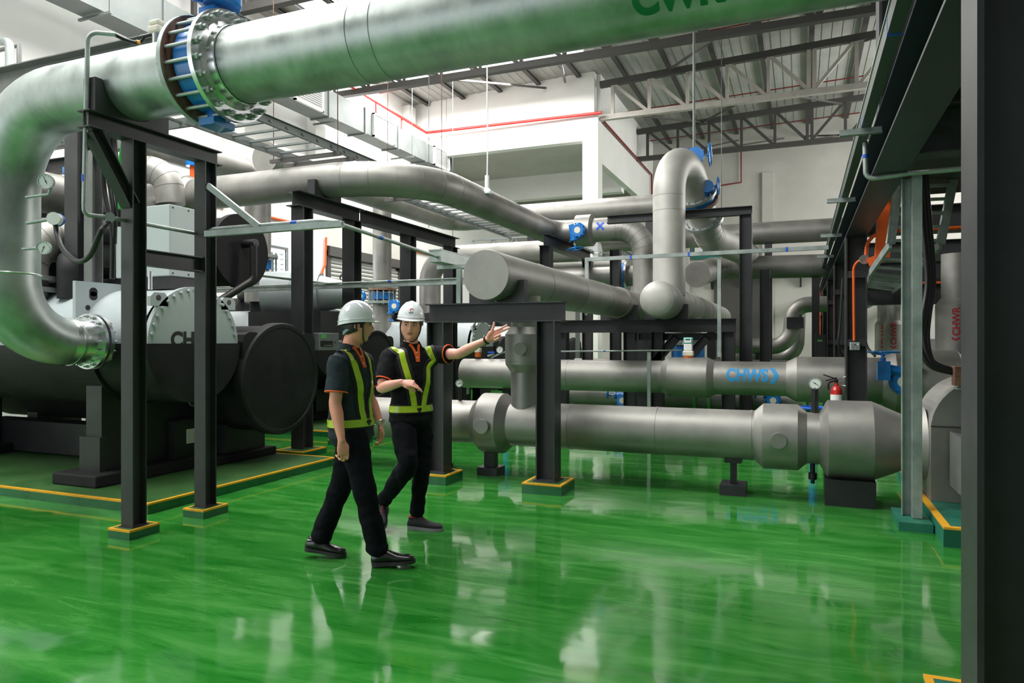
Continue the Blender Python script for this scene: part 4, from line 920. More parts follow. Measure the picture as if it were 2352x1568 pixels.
# bent pair of pipes at the far right
t = thing('bent_pipe', 'S-bent pipe in front of the far grey wall near the rack', 'pipe')
q0 = aY(1740, 794, 19.5)
obj('pipe_body', clad_run([V((q0.x-1.0, 19.5, q0.z)), aY(1815, 796, 19.5)+V((0.0, 0, 0)), aY(1822, 700, 19.5), aY(1880, 698, 19.5)+V((0.6, 0, 0))], 0.2, bend=[0.5, 0.4], n=12), 'clad', t)
obj('guide_clamp', MB().box(aY(1812, 745, 19.5)+V((-0.05, -.25, -.1)), aY(1843, 733, 19.5)+V((0.03, .25, 0.05))), 'steel', t)
obj('pipe_stand', MB().bar(V((q0.x+0.1, 19.5, 0)), V((q0.x+0.1, 19.5, q0.z-0.2)), 0.3, 0.2, up=(0, 1, 0)), 'steel_black', t)
t = thing('bent_pipe', 'dark twin of the S-bent pipe just behind it', 'pipe')
obj('pipe_body', clad_run([V((q0.x-1.0, 20.3, q0.z-0.35)), V((aY(1828, 810, 20.3).x, 20.3, q0.z-0.35)), V((aY(1832, 700, 20.3).x, 20.3, 2.3))], 0.2, bend=[0.5]), 'clad', t)
obj('pipe_stand', MB().bar(V((q0.x, 20.3, 0)), V((q0.x, 20.3, q0.z-0.52)), 0.3, 0.2, up=(0, 1, 0)), 'steel_black', t)
# flanged vertical under the far frame beside flow transmitter
t = thing('flanged_drop', 'short vertical pipe ending in a bolted silver flange with a blue valve behind the transmitter', 'pipe')
q = aY(1580, 800, 13.6); q = V((q.x, 13.6, 0))
obj('pipe_body', MB().tube([q+V((0, 0, 1.0)), q+V((0, 0, 1.95))], 0.24, 36), 'clad', t)
g1 = obj('flange', ring(q+V((0, 0, 1.46)), (0, 0, 1), 0.2, 0.35, 0.05, 40), 'shiny', t); bolts(g1, q+V((0, 0, 1.48)), (0, 0, 1), 0.31, 14, 0.022, 0.05, 'shiny')
obj('flange', ring(q+V((0, 0, 1.16)), (0, 0, 1), 0.2, 0.35, 0.05, 40), 'galv', t)
obj('valve_body', ring(q+V((0, 0, 1.31)), (0, 0, 1), 0.2, 0.31, 0.22, 16), 'blue', t)
obj('pipe_stand', MB().tube([q, q+V((0, 0, 1.0))], 0.1, 16), 'steel_black', t)
# ================================================================ chillers
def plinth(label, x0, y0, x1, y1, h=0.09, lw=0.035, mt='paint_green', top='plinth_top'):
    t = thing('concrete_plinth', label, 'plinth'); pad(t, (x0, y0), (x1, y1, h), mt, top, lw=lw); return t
plinth('wide green plinth with a yellow edge under the nearest chiller', -10.9, 4.46, -5.24, 7.13)
plinth('green plinth with a yellow edge under the second chiller, behind the black oval vessel', -10.9, 9.15, -6.0, 12.0)
def upper_drum(O):
    DY, DZ, DR = 6.70, 2.60, 0.45
    O('upper_drum', MB().lathe((-9.0, DY, DZ), (1, 0, 0), [(0, 0), (0, DR-0.03), (2.66, DR-0.03)], 48), 'foam')
    dr_ = O('drum_cover', MB().lathe((-6.38, DY, DZ), (1, 0, 0), [(0, DR-0.03), (0, DR), (0, DR), (0.08, DR), (0.08, DR), (0.09, 0)], 52), 'foam')
    O('elbow_pipe', MB().tube(arc_route([(-6.14, DY+0.02, DZ+0.08), (-6.14, DY+0.02, DZ-0.35), (-6.3, DY-0.35, DZ-0.62)], [0.12], 8), 0.045, 16), 'rubber', dr_)
    O('elbow_pipe', MB().cyl((-6.30, DY+0.02, DZ+0.09), (-6.10, DY+0.02, DZ+0.09), 0.05, 14), 'rubber', dr_)
def chiller(dx, dy, label, text, near=False, full=True, z0=0.0):
    """drawn at the nearest chiller's place then shifted"""
    D = V((dx, dy, z0)); t = thing('chiller', label, 'chiller')
    def O(name, m, mt, par=None):
        for i in range(len(m.v)): m.v[i] = m.v[i]+D
        return obj(name, m, mt, par or t)
    EY, EZ, ER = 5.42, 1.48, 0.575; xf = -5.7
    shell = MB().lathe((-10.4, EY, EZ), (1, 0, 0), [(0, 0), (0.0, 0.58), (3.75, 0.58)], 56)
    O('evaporator_shell', shell, 'chiller')
    wb = MB().lathe((-6.62, EY, EZ), (1, 0, 0), [(0, 0.57), (0.12, 0.56), (0.5, 0.55), (0.80, 0.55)], 56)
    O('water_box', wb, 'chiller')
    # bolted square-ish cover
    disc = MB().lathe((xf-0.05, EY, EZ), (1, 0, 0), [(0, 0.54), (0, ER), (0, ER), (0.05, ER), (0.05, ER), (0.05, 0)], 72)
    dc_ = O('end_cover', disc, 'chiller')
    if full:
        nb_ = 36
        for k in range(nb_):
            a = 2*PI*k/nb_; 
            if math.sin(a) < 0.02: continue
            O('bolt', MB().lathe((xf-0.001, EY+math.cos(a)*0.535, EZ+math.sin(a)*0.535), (1, 0, 0), [(0, 0), (0, 0.019), (0.028, 0.019), (0.028, 0)], 6, smooth=False), 'chiller', dc_)
        for s in (-1, 1):
            O('lifting_lug', MB().prof((xf-0.045, EY+s*0.44, EZ+0.42), (xf+0.0, EY+s*0.44, EZ+0.42), [(-0.10, -0.06), (0.10, -0.06), (0.10, 0.03), (0.06, 0.07), (-0.06, 0.07), (-0.10, 0.03)], (0, 0, 1)), 'chiller', dc_)
            O('lug_hole', MB().cyl((xf+0.0005, EY+s*0.45, EZ+0.44), (xf+0.003, EY+s*0.45, EZ+0.44), 0.028, 14), 'black', dc_)
    # black insulated lower half
    n = 40; hv = []; 
    half = [(0.60*math.cos(a), 0.60*math.sin(a)) for a in [PI+PI*k/n for k in range(n+1)]]
    O('lower_insulation', MB().prof((-6.40, EY, EZ), (xf+0.012, EY, EZ), [(-x, y) for x, y in half]), 'foam')
    half2 = [(0.62*math.cos(a), 0.62*math.sin(a)) for a in [PI+PI*k/n for k in range(n+1)]]
    O('lower_insulation', MB().prof((-10.4, EY, EZ-0.02), (-6.42, EY, EZ-0.02), [(-x, y) for x, y in half2]), 'foam')
    if text:
        vs, fs = text_poly(text, 0.20 if len(text) > 3 else 0.205, 0.010)
        plane = MB().add([V((xf, EY-1, EZ-1))+D, V((xf, EY+1, EZ-1))+D, V((xf, EY+1, EZ+1))+D, V((xf, EY-1, EZ+1))+D], [(0, 1, 2, 3)])
        decal('cover_letters', vs, fs, V((xf, EY-0.34 if len(text) > 3 else EY-0.31, EZ-0.03))+D, (0, 1, 0), (0, 0, 1), plane.bvh(), 'ink_black', dc_, 0.002, 0.3)
    # tube sheet plate with holes
    O('tube_sheet', MB().box((-6.66, 4.80, 1.47), (-6.62, 6.02, 2.10)), 'chiller')
    if full:
        for (dy_, dz_, rx) in [(0.19, -0.10, 0.045), (0.19, -0.14, 0.045), (0.13, -0.26, 0.026), (0.27, -0.29, 0.013), (0.13, -0.37, 0.012), (0.20, -0.37, 0.026), (0.11, -0.48, 0.026)]:
            O('plate_hole', MB().cyl((-6.6205, 4.80+dy_, 2.10+dz_), (-6.617, 4.80+dy_, 2.10+dz_), rx, 16), 'black', None)
    # saddle legs
    for x in (-6.55, -9.6):
        O('support_leg', MB().box((x-0.12, 4.95, 0.21), (x+0.10, 5.9, 1.1)), 'steel_black'); O('leg_web', MB().box((x-0.15, 4.9, 0.21), (x+0.14, 4.97, 0.55)), 'steel_black')
        O('foot_block', MB().bbox_bev((x-0.30, 4.72, 0.094), (x+0.32, 6.05, 0.21), 0.015), 'foam')
    # condenser vessel
    CYY, CZ, CR = 6.65, 1.065, 0.65
    oval = []
    for k in range(64):
        a = 2*PI*k/64; s_, c_ = math.sin(a), math.cos(a); x, z = CR*c_, CR*s_
        if s_ > 0.35 and abs(x) > 0.18: z = max(z, 0.0); x = x*1.0
        oval.append((x, z))
    ov = [(-x, z) for x, z in oval]
    O('condenser_shell', MB().lathe((-10.3, CYY, CZ), (1, 0, 0), [(0, 0), (0, 0.60), (3.9, 0.60), (4.0, 0.62), (4.55, 0.62)], 56), 'foam')
    O('condenser_cover', MB().lathe((-5.76, CYY, CZ), (1, 0, 0), [(0, 0.63), (0, 0.655), (0, .655), (0.10, 0.655), (0.10, .655), (0.13, 0.64), (0.13, 0.60), (0.118, 0.59), (0.13, 0.3), (0.135, 0)], 64), 'foam')
    for s in (-1, 1): O('cover_shoulder', MB().prof((-6.15, CYY+s*0.47, CZ+0.38), (-5.66, CYY+s*0.47, CZ+0.38), [(-0.13, -0.25), (0.13, -0.25), (0.15, 0.05), (0.12, 0.13), (0.05, 0.16), (-0.05, 0.16), (-0.12, 0.13), (-0.15, 0.05)]), 'foam')
    for x in (-6.3, -9.6):
        O('support_leg', MB().box((x-0.1, 6.35, 0.19), (x+0.1, 6.98, 0.7)), 'steel_black'); O('foot_block', MB().bbox_bev((x-0.2, 6.0, 0.094), (x+0.2, 7.08, 0.19), 0.015), 'foam')
    if near: upper_drum(O)
    # compressor body between
    # compressor body between
    O('compressor_casing', MB().lathe((-9.2, 6.15, 2.0), (1, 0, 0), [(0, 0), (0, 0.36), (0.9, 0.36), (0.9, 0.36), (1.0, 0.27), (1.5, 0.27), (1.6, 0.32), (2.1, 0.32), (2.2, 0.2), (2.2, 0)], 40), 'foam')
    O('suction_pipe', MB().tube(arc_route([(-7.15, 5.1, 1.95), (-7.15, 5.1, 2.35), (-7.7, 5.5, 2.42), (-8.4, 6.1, 2.4)], [0.14, 0.2], 8), 0.10, 20), 'foam')
    if near: O('gas_pipe', MB().tube(arc_route([(-8.0, 5.4, 2.0), (-8.0, 5.4, 2.75), (-6.9, 5.4+0.6, 2.75), (-6.9, 6.5, 2.6)], [0.2, 0.2], 8), 0.14, 22), 'steel_black')
    # control cabinet
    if near:
        cb = O('control_cabinet', MB().bbox_bev((-6.72, 5.32, 2.17), (-5.95, 5.80, 2.90), 0.008), 'cabinet')
        O('cabinet_base', MB().box((-6.70, 5.36, 2.04), (-5.98, 5.78, 2.17)), 'steel_black')
        for y in (5.36, 5.56, 5.76):
            for z in (2.20, 2.87): O('screw', MB().cyl((-5.95, y, z), (-5.943, y, z), 0.009, 8), 'steel', cb)
        O('relief_valve', MB().cyl((-6.02, 5.15, 2.02), (-6.02, 5.15, 2.20), 0.022, 12), 'shiny')
        O('rating_sticker', MB().box((-6.55, 5.315, 2.62), (-6.42, 5.32, 2.68)), 'cream', cb)
    # dark machine skid below
    O('base_skid', MB().box((-9.9, 5.9, 0.12), (-6.9, 6.2, 0.5)), 'steel_black')
    O('oil_sump', MB().box((-7.4, 5.75, 0.12), (-6.35, 6.15, 0.62)), 'steel_black')
    if full:
        O('paper_label', MB().box((-6.345, 5.90, 0.36), (-6.34, 6.05, 0.52)), 'dial')
        O('coiled_wire', MB().torus((-6.30, 5.95, 0.86), (1, 0.2, 0), 0.085, 0.004, 24, 6).torus((-6.29, 5.94, 0.86), (1, 0.0, 0.2), 0.07, 0.004, 24, 6), 'galv')
    return t
ch1 = chiller(0, 0, 'nearest chiller, pale end cover lettered CH and two black vessels behind the front posts', 'CH', True)
ch2 = chiller(-1.8, 4.75, 'second chiller, mostly hidden behind the two men and the black oval vessel', None, full=False)
ch3 = chiller(-0.9, 8.95, 'chiller lettered CH 1B seen past the pointing hand', 'CH 1B', z0=-0.094)
ch4 = chiller(-0.9, 14.6, 'far chiller glimpsed through the black frame behind the lettered pipe', None, full=False, z0=-0.094)
# control panel at the second chiller
pn = thing('control_panel', 'grey control panel with a black screen and green sticker behind the left man', 'panel')
q = aD(730, 764, 9.4)
px = -6.0
a = aX(733, 764, px); b = aX(779, 804, px)
obj('panel_case', MB().bbox_bev((px-0.4, a.y, b.z), (px, b.y, a.z), 0.01), 'duct', pn)
h = a.z-b.z; wY = b.y-a.y
obj('screen', MB().box((px, a.y+0.03, b.z+h*0.22), (px+0.006, a.y+wY*0.66, b.z+h*0.55)), 'black', pn)
obj('green_sticker', MB().box((px, a.y+wY*0.1, b.z+h*0.68), (px+0.004, a.y+wY*0.34, b.z+h*0.93)), 'green_band', pn)
obj('door_lock', MB().cyl((px, a.y+wY*0.78, b.z+h*0.45), (px+0.012, a.y+wY*0.78, b.z+h*0.45), 0.01, 10), 'steel', pn)
obj('button_row', MB().box((px+0.006, a.y+0.1, b.z+h*0.27), (px+0.009, a.y+wY*0.6, b.z+h*0.30)), 'galv', pn)
# grey compressor of the second chiller
cp = thing('compressor', 'light grey compressor body on top of the second chiller, beyond the tall posts', 'compressor')
q0 = aD(585, 668, 12.4); q1 = aD(835, 690, 12.4)
ax_ = V((0.93, 0.2, 0)).normalized()
base = aD(612, 675, 11.5)
obj('motor_shell', MB().lathe(base, V((cT, sT, 0)), [(0, 0), (0, 0.36), (0.5, 0.38), (0.5, 0.38), (0.52, 0.34), (0.9, 0.34), (0.9, 0.30), (1.5, 0.16), (1.5, 0)], 40), 'chiller', cp)
obj('volute', MB().torus(base+V((cT, sT, 0))*0.55+V((0, 0, 0.02)), V((cT, sT, 0)), 0.30, 0.11, 32, 12), 'chiller', cp)
obj('eye_bolt', MB().torus(base+V((cT, sT, 0))*1.25+V((0, 0, 0.27)), V((sT, -cT, 0)), 0.05, 0.012, 18, 8), 'steel', cp)
obj('mount', MB().box(base+V((-0.1, -0.3, -0.75)), base+V((1.3, 0.5, -0.3))), 'steel_black', cp)
# ---------------------------------------------------------------- vertical riser pipes by the left wall
for (px, X, Y, R, zb, zt, l) in ((600, -8.95, 9.9, 0.225, 2.2, 4.3, 'vertical pale riser with a blue valve behind the tall dark posts'), (879, -9.0, 14.0, 0.215, 1.2, 4.6, 'vertical pale riser with a rusty flange and blue valve in front of the roller shutter')):
    t = thing('riser_pipe', l, 'pipe')
    fz = 2.93 if px == 600 else 2.62
    obj('pipe_body', MB().tube([(X, Y, fz+0.1), (X, Y, zt)], R, 36), 'clad', t)
    obj('lower_body', MB().tube([(X, Y, zb), (X, Y, fz-0.25)], R, 36), 'clad', t)
    obj('flange', ring((X, Y, fz+0.08), (0, 0, 1), 0.2, R+0.12, 0.05, 36), 'rust' if px == 879 else 'galv', t)
    g = obj('flange', ring((X, Y, fz-0.22), (0, 0, 1), 0.2, R+0.12, 0.05, 36), 'galv', t)
    obj('valve_body', ring((X, Y, fz-0.07), (0, 0, 1), 0.2, R+0.04, 0.16, 24), 'blue', t)
    for k in range(14):
        a = 2*PI*k/14; obj('tie_rod', MB().cyl((X+math.cos(a)*(R+0.09), Y+math.sin(a)*(R+0.09), fz-0.27), (X+math.cos(a)*(R+0.09), Y+math.sin(a)*(R+0.09), fz+0.15), 0.016, 8), 'galv', t)
    obj('elbow', clad_run([(X, Y, zt), (X, Y, zt+0.15), (X, Y-3.4, zt+0.15)] if px == 600 else [(X, Y, zt), (X, Y, zt+0.6), (X+1.2, Y, zt+0.6)], R, bend=0.45), 'clad', t)
    if px == 879: gearbox(t, (X-0.52, Y-0.1, fz-0.06), (0.5, -1, 0), (-0.6, -0.3, -0.6), 0.13, 0.14)
t = thing('riser_pipe', 'thick lagged elbow pipe turning right beside the dark post behind the second helmet', 'pipe')
obj('pipe_body', clad_run([(-8.4, 15.2, 1.0), (-8.4, 15.2, 3.55), (-4.6, 15.2, 3.55)], 0.26, bend=[0.6], n=12), 'clad', t)
t2 = thing('valve_actuator', 'blue actuator with an orange ring just left of the pointing man’s helmet', 'valve')
q = aD(908, 703, 14.5)
gearbox(t2, q, (0.1, -1, 0), (0, 0, -1), 0.13, 0.05); obj('orange_ring', MB().torus(q+V((0.2, 0.08, 0)), (1, 0.3, 0), 0.12, 0.03), 'orange', t2)
# conduits on left wall
oc = 'orange conduit on the left wall'
rod('orange_conduit', [(WX+0.04, 8.2, 4.42), (WX+0.04, 27, 4.42)], 0.035, 'orange', 'straight orange conduit running level along the white wall', 'conduit')
rod('orange_conduit', [aX(749, 545, WX+0.3), aX(747, 608, WX+0.3), aX(741, 622, WX+0.3), aX(740, 700, WX+0.3)], 0.028, 'orange', 'kinked orange-red conduit running down the white pilaster', 'conduit')
rod('orange_conduit', [(WX+0.3, 17.9+1.2, 4.4), (WX+0.3, 17.9+1.2, 0.0)], 0.035, 'orange', 'orange conduit dropping beside the roller shutter', 'conduit')
# ---------------------------------------------------------------- lower strut rail
sr = thing('strut_rail', 'long galvanised strut rail at head height behind the men, tied to the posts', 'rail')
obj('channel', MB().chan((-8.6, 8.52, 2.30), (-4.1, 8.52, 2.30), 0.06, 0.06, 0.005), 'galv', sr)
obj('thin_tube', MB().tube([(-8.6, 8.48, 2.345), (-4.1, 8.48, 2.345)], 0.012, 10), 'galv', sr)
obj('blue_band', MB().tube([(-5.35, 8.48, 2.345), (-5.30, 8.48, 2.345)], 0.016, 10), 'blue_tape', sr)
rod('conduit', [aD(595, 632, 9.9), aD(845, 662, 11.5)], 0.02, 'galv', 'thin conduit sloping down across the second chiller behind the tall posts', 'conduit')
# ---------------------------------------------------------------- overhead cable ladders
def ladder(label, p0, p1, wd, mt='duct', step=0.3, rail=0.11):
    t = thing('cable_ladder', label, 'cable tray'); p0 = V(p0); p1 = V(p1); a, u, d = basis(p1-p0); L_ = (p1-p0).length
    for s in (-1, 1): obj('side_rail', MB().chan(p0+a*s*wd/2, p1+a*s*wd/2, rail, 0.04, 0.005, up=a*s), mt, t)
    n_ = min(60, int(L_/step))
    for k in range(n_): q = p0+d*(step*(k+0.5)); obj('rung', MB().bar(q-a*wd/2, q+a*wd/2, 0.04, 0.025), mt, t)
    return t
ladder('galvanised cable ladder running back along the left, above the gooseneck pipe', (-6.35, 6.3, 4.15), (-6.35, 16.5, 4.15), 0.9)
ladder('galvanised cable ladder crossing behind the big pipe bend', (-9.8, 6.1, 4.15), (-6.8, 6.1, 4.15), 0.6)
t = thing('ladder_support', 'threaded rods and cross bars holding the overhead cable ladder', 'support')
for y in (8.0, 8.3, 11.0): obj('cross_bar', MB().bar((-7.0, y, 4.06), (-5.8, y, 4.06), 0.05, 0.05), 'truss_dark', t)
for y in (8.0, 11.0):
    for x in (-6.95, -5.85): obj('rod', MB().tube([(x, y, 4.03), (x, y, 9.2)], 0.006, 6), 'rust', t)
# far ladders/lattice seen under gooseneck
ladder('dark-edged cable ladder sloping away between the capped pipe and the gooseneck', (-5.2, 14.8, 4.1), (-5.2, 22, 4.1), 0.8)
lt = thing('lattice_girder', 'small pale lattice girder in the gap above the capped pipe', 'girder')
a = aY(1175, 556, 18.0); b = aY(1225, 566, 18.0)
for z in (0, 0.42): obj('chord', MB().bar(a+V((-1.2, 0, z-0.3)), a+V((2.0, 0, z-0.3)), 0.05, 0.05), 'duct', lt)
for k in range(10):
    x = -1.2+0.32*k; obj('lacing', MB().bar(a+V((x, 0, -0.3 if k % 2 else 0.12)), a+V((x+0.32, 0, 0.12 if k % 2 else -0.3)), 0.03, 0.03), 'duct', lt)
for x in (-1.1, 1.9): obj('stand_leg', MB().bar(V((a.x+x, 18, 0)), V((a.x+x, 18, a.z)), 0.1, 0.1, up=(0, 1, 0)), 'duct', lt)
# vertical galvanised posts under the left ladder
t = thing('ladder_post', 'thick galvanised channel post left of the first dark post, behind the hanging hose', 'post')
q = aD(215, 400, 7.45)
obj('channel', MB().chan(V((q.x, q.y, 2.04)), V((q.x, q.y, 3.5)), 0.13, 0.12, 0.01, up=(1, 0, 0)), 'steel_light', t)
obj('wall_bracket', MB().box((q.x-0.05, q.y, 3.5), (q.x+0.5, q.y+0.1, 3.6)), 'steel_light', t)
t = thing('steel_column', 'dark column behind the conduit left of the front frame', 'column')
q = aD(183, 400, 7.6); obj('shaft', MB().ibeam(V((q.x, q.y, 2.05)), V((q.x, q.y, 4.46)), 0.2, 0.2, up=(0, 1, 0)), 'steel', t)
# black cable bundle behind post 1
hb_ = 'black cables hanging behind the first front post'
for k, (x0, x1, y0, y1) in enumerate(((237, 258, 300, 640), (246, 262, 300, 560), (254, 272, 300, 520), (263, 279, 300, 480))):
    rod('hanging_cable', catmull([aD(x0, y0, 6.2), aD(x0+2, (y0+y1)/2-40, 6.2), aD(x1, (y0+y1)/2+60, 6.1), aD(x1, y1, 6.1)]), 0.022, 'rubber', NTH[k]+' from the left of the black cables behind the first front post', 'cable', group=hb_)
rod('hanging_cable', catmull([aD(284, 310, 6.0), aD(272, 400, 6.0), aD(275, 480, 5.95)]), 0.013, 'green_cable', 'bright green cable hanging beside the black bundle', 'cable')
# far-left structure: beam, pipes
rod_b = thing('steel_beam', 'heavy grey beam passing behind the top of the big pipe bend at the left', 'beam')
obj('beam', MB().ibeam((-11.4, 5.6, 4.62), (-5.2, 5.6, 4.62), 0.32, 0.25), 'steel_light', rod_b)
obj('pipe_stand', MB().ibeam((-11.2, 5.6, 0), (-11.2, 5.6, 4.46), 0.25, 0.25, up=(0, 1, 0)), 'steel', rod_b)
obj('pipe_stand', MB().ibeam((-5.9, 8.45, 0), (-5.9, 8.45, 0.02), 0.02, 0.02, up=(0, 1, 0)), 'steel', rod_b) if False else None
t = thing('insulated_pipe', 'lagged pipe seen through the gap beside the upper gauge', 'pipe')
obj('pipe_body', clad_run([(-8.6, 4.2, 3.33), (-8.6, 7.6, 3.33)], 0.25, seams=0.9), 'clad', t)
obj('pipe_stand', MB().ibeam((-8.6, 6.15, 2.33), (-8.6, 6.15, 3.08), 0.2, 0.2, up=(0, 1, 0)).ibeam((-9.2, 6.15, 2.98), (-7.6, 6.15, 2.98), 0.2, 0.2), 'steel', t)
obj('small_valve', MB().cyl(aD(155, 400, 8.3), aD(155, 385, 8.3), 0.05, 14), 'blue', t)
t = thing('insulated_pipe', 'thick pipe bend low behind the black hose loop, pale and dusty', 'pipe')
obj('pipe_body', clad_run([(-7.65, 4.95, 1.8), (-7.65, 4.95, 2.62), (-7.65, 7.6, 2.62)], 0.24, bend=[0.35]), 'clad', t)
obj('flange', ring((-7.65, 4.95, 2.05), (0, 0, 1), 0.2, 0.31, 0.05), 'galv', t); obj('flange', ring((-7.65, 4.95, 2.17), (0, 0, 1), 0.2, 0.31, 0.05), 'galv', t)
t = thing('dark_rack', 'dark boxed rack shelves high behind the pipe bend at the left', 'rack')
for z in (4.25, 4.65): obj('shelf', MB().ibeam((-11.35, 7.55, z), (-9.9, 7.55, z), 0.2, 0.2), 'steel_black', t)
for x in (-11.25, -10.0): obj('upright', MB().ibeam((x, 7.55, 0), (x, 7.55, 4.7), 0.16, 0.16, up=(0, 1, 0)), 'steel_black', t)
t = thing('blue_actuator', 'blue valve head on an orange base above the gooseneck by the second front post', 'valve')
q = aY(443, 376, 8.1)
obj('valve_head', MB().cylr(q, (0, 0, 1), 0.10, 0.08, 20).torus(q+V((-0.02, 0, 0.06)), (0.5, 0, 1), 0.09, 0.012), 'blue', t); obj('orange_base', MB().cyl(q+V((0, 0, -0.22)), q+V((0, 0, -0.04)), 0.045, 14), 'orange', t)
# pipe elbow behind the first post
t = thing('elbow_pipe', 'segmented pipe elbow in shadow between the two front posts, above the gooseneck', 'pipe')
obj('pipe_body', clad_run([aD(320, 392, 9.9), aD(385, 385, 9.9), aD(392, 470, 9.9)], 0.19, bend=0.3, n=12), 'clad', t)

rod('conduit', [aY(-40, 95, 5.9), aY(22, 96, 5.9), V((aY(22, 96, 5.9).x, 5.9, 4.5))], 0.05, 'galv', 'short galvanised pipe bending down at the top left corner before the white wall', 'conduit', rad=0.08)
rod('handrail', [aY(-30, 122, 6.1), aY(44, 104, 6.1), V((aY(44, 104, 6.1).x, 6.1, 4.5))], 0.03, 'steel_light', 'thin grey rail and post at the top left corner', 'rail')
# ================================================================ right-hand steel rack
rk = 'tall dark columns of the right rack'
def column(y, label, ztop=2.85, zb=0.0, extra=None):
    t = thing('rack_column', label, 'column', rk)
    obj('shaft', MB().ibeam((0.655, y, zb), (0.655, y, ztop), 0.25, 0.25, up=(1, 0, 0), tw=0.012, tf=0.020), 'steel', t)
    for z in (1.44, 2.32): obj('stiffener', MB().box((0.55, y-0.118, z), (0.76, y+0.1, z+0.09)), 'steel', t)
    return t
fc = thing('rack_column', 'dark steel column filling the right edge of the picture', 'column', rk)
obj('shaft', MB().ibeam((0.655, 2.825, 0.105), (0.655, 2.825, 4.6), 0.25, 0.25, up=(1, 0, 0), tw=0.012, tf=0.020), 'steel', fc)
obj('base_plate', MB().box((0.51, 2.66, 0.104), (0.80, 2.99, 0.12)), 'steel', fc)
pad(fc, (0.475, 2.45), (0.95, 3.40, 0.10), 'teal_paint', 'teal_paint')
column(10.19, 'dark rack column carrying the power socket and orange conduit', 2.85)
column(17.2, 'dark rack column further back, just left of the socket column', 2.85)
column(24.2, 'rack column farthest back against the end wall', 2.85)
column(13.7, 'rack column standing between the socket column and the next one back', 2.85)
column(20.7, 'fourth rack column back in the right row', 2.85)
rb_ = thing('rack_beam', 'long heavy beam running back over the right columns, its underside bluish', 'beam')
obj('beam', MB().ibeam((0.655, 2.95, 3.03), (0.655, 27.9, 3.03), 0.36, 0.25, tw=0.012, tf=0.018), 'steel_blue', rb_)
rp = thing('rack_column', 'upper dark post standing on the rack beam, cut by the top edge', 'column')
obj('shaft', MB().ibeam((0.655, 5.95, 3.21), (0.655, 5.95, 9.2), 0.25, 0.25, up=(1, 0, 0), tw=0.012, tf=0.02), 'steel', rp)
cg = 'dark cross beams of the right rack'
for y, z, l in ((5.95, 3.03, 'nearest dark cross beam of the right rack'), (10.19, 3.03, 'dark cross beam at the socket column'), (13.7, 3.03, 'second cross beam behind the socket column'), (17.2, 3.03, 'third cross beam behind the socket column'), (20.7, 3.03, 'fourth cross beam behind the socket column'), (13.7, 2.3, 'lower dark cross beam above the red-lettered pipes')):
    obj('cross_beam', MB().ibeam((0.79, y, z), (7.9, y, z), 0.34, 0.2), 'steel', label=l, cat='beam', group=cg)
rb2 = thing('rack_beam', 'second long beam parallel to the first, farther right in shadow', 'beam')
obj('beam', MB().ibeam((3.4, 3.5, 3.03), (3.4, 27.9, 3.03), 0.36, 0.25), 'steel', rb2)
for y in (6, 10.2, 13.7, 17.2, 20.7, 24.2): obj('post', MB().ibeam((3.4, y, 0), (3.4, y, 2.85), 0.25, 0.25, up=(1, 0, 0)), 'steel', rb2)
obj('deck_plate', MB().box((0.9, 3.2, 3.24), (3.4, 9.6, 3.27)), 'steel_black', label='dark deck plate over the near bay of the right rack', cat='plate')
ct = thing('cable_trunking', 'long galvanised trunking lying on the brackets beside the rack beam', 'trunking')
obj('trunk_body', MB().box((0.42, 2.2, 3.12), (0.49, 27.0, 3.22)), 'trunk', ct)
obj('trunk_lid', MB().box((0.412, 2.2, 3.22), (0.498, 27.0, 3.23)), 'galv', ct)
for y in (4.2, 6.0, 9.0): obj('joint', MB().box((0.418, y, 3.115), (0.492, y+0.02, 3.22)), 'blue_tape', ct)
gb2 = 'galvanised brackets holding the long trunking'
for y, l in ((5.95, 'first'), (8.75, 'second'), (11.6, 'third'), (14.4, 'fourth'), (17.2, 'fifth')):
    obj('trunking_bracket', MB().ang((0.27, y, 3.06), (0.56, y, 3.06), 0.05, 0.055, 0.006), 'galv', label='%s angle bracket from the front under the long trunking' % l, cat='bracket', group=gb2)
# galvanised post on its pad
gp_ = thing('channel_post', 'pale galvanised channel post standing on a dark green pad at the right', 'post')
obj('channel', MB().chan((0.80, 6.60, 0.075), (0.80, 6.60, 2.84), 0.07, 0.06, 0.005, up=(0, -1, 0)).chan((0.865, 6.52, 0.075), (0.865, 6.52, 2.84), 0.07, 0.05, 0.005, up=(0, 1, 0)), 'galv', gp_)
pdd = obj('concrete_pad', MB().box((0.717, 6.34, 0), (0.955, 6.88, 0.07)), 'teal_paint', gp_)
cv_ = thing('conduit', 'pale conduit dropping from the trunking and bending right across the channel post', 'conduit')
obj('steel_tube', MB().tube(arc_route([aD(1987, 325, 5.75), aD(1989, 412, 5.75), aD(2090, 398, 5.6), aD(2290, 380, 5.3)], [0.06, 0.0], 8), 0.02, 14), 'galv', cv_)
obj('blue_band', MB().tube([aD(1987.5, 355, 5.75), aD(1987.7, 363, 5.75)], 0.0225, 14), 'blue_tape', cv_)
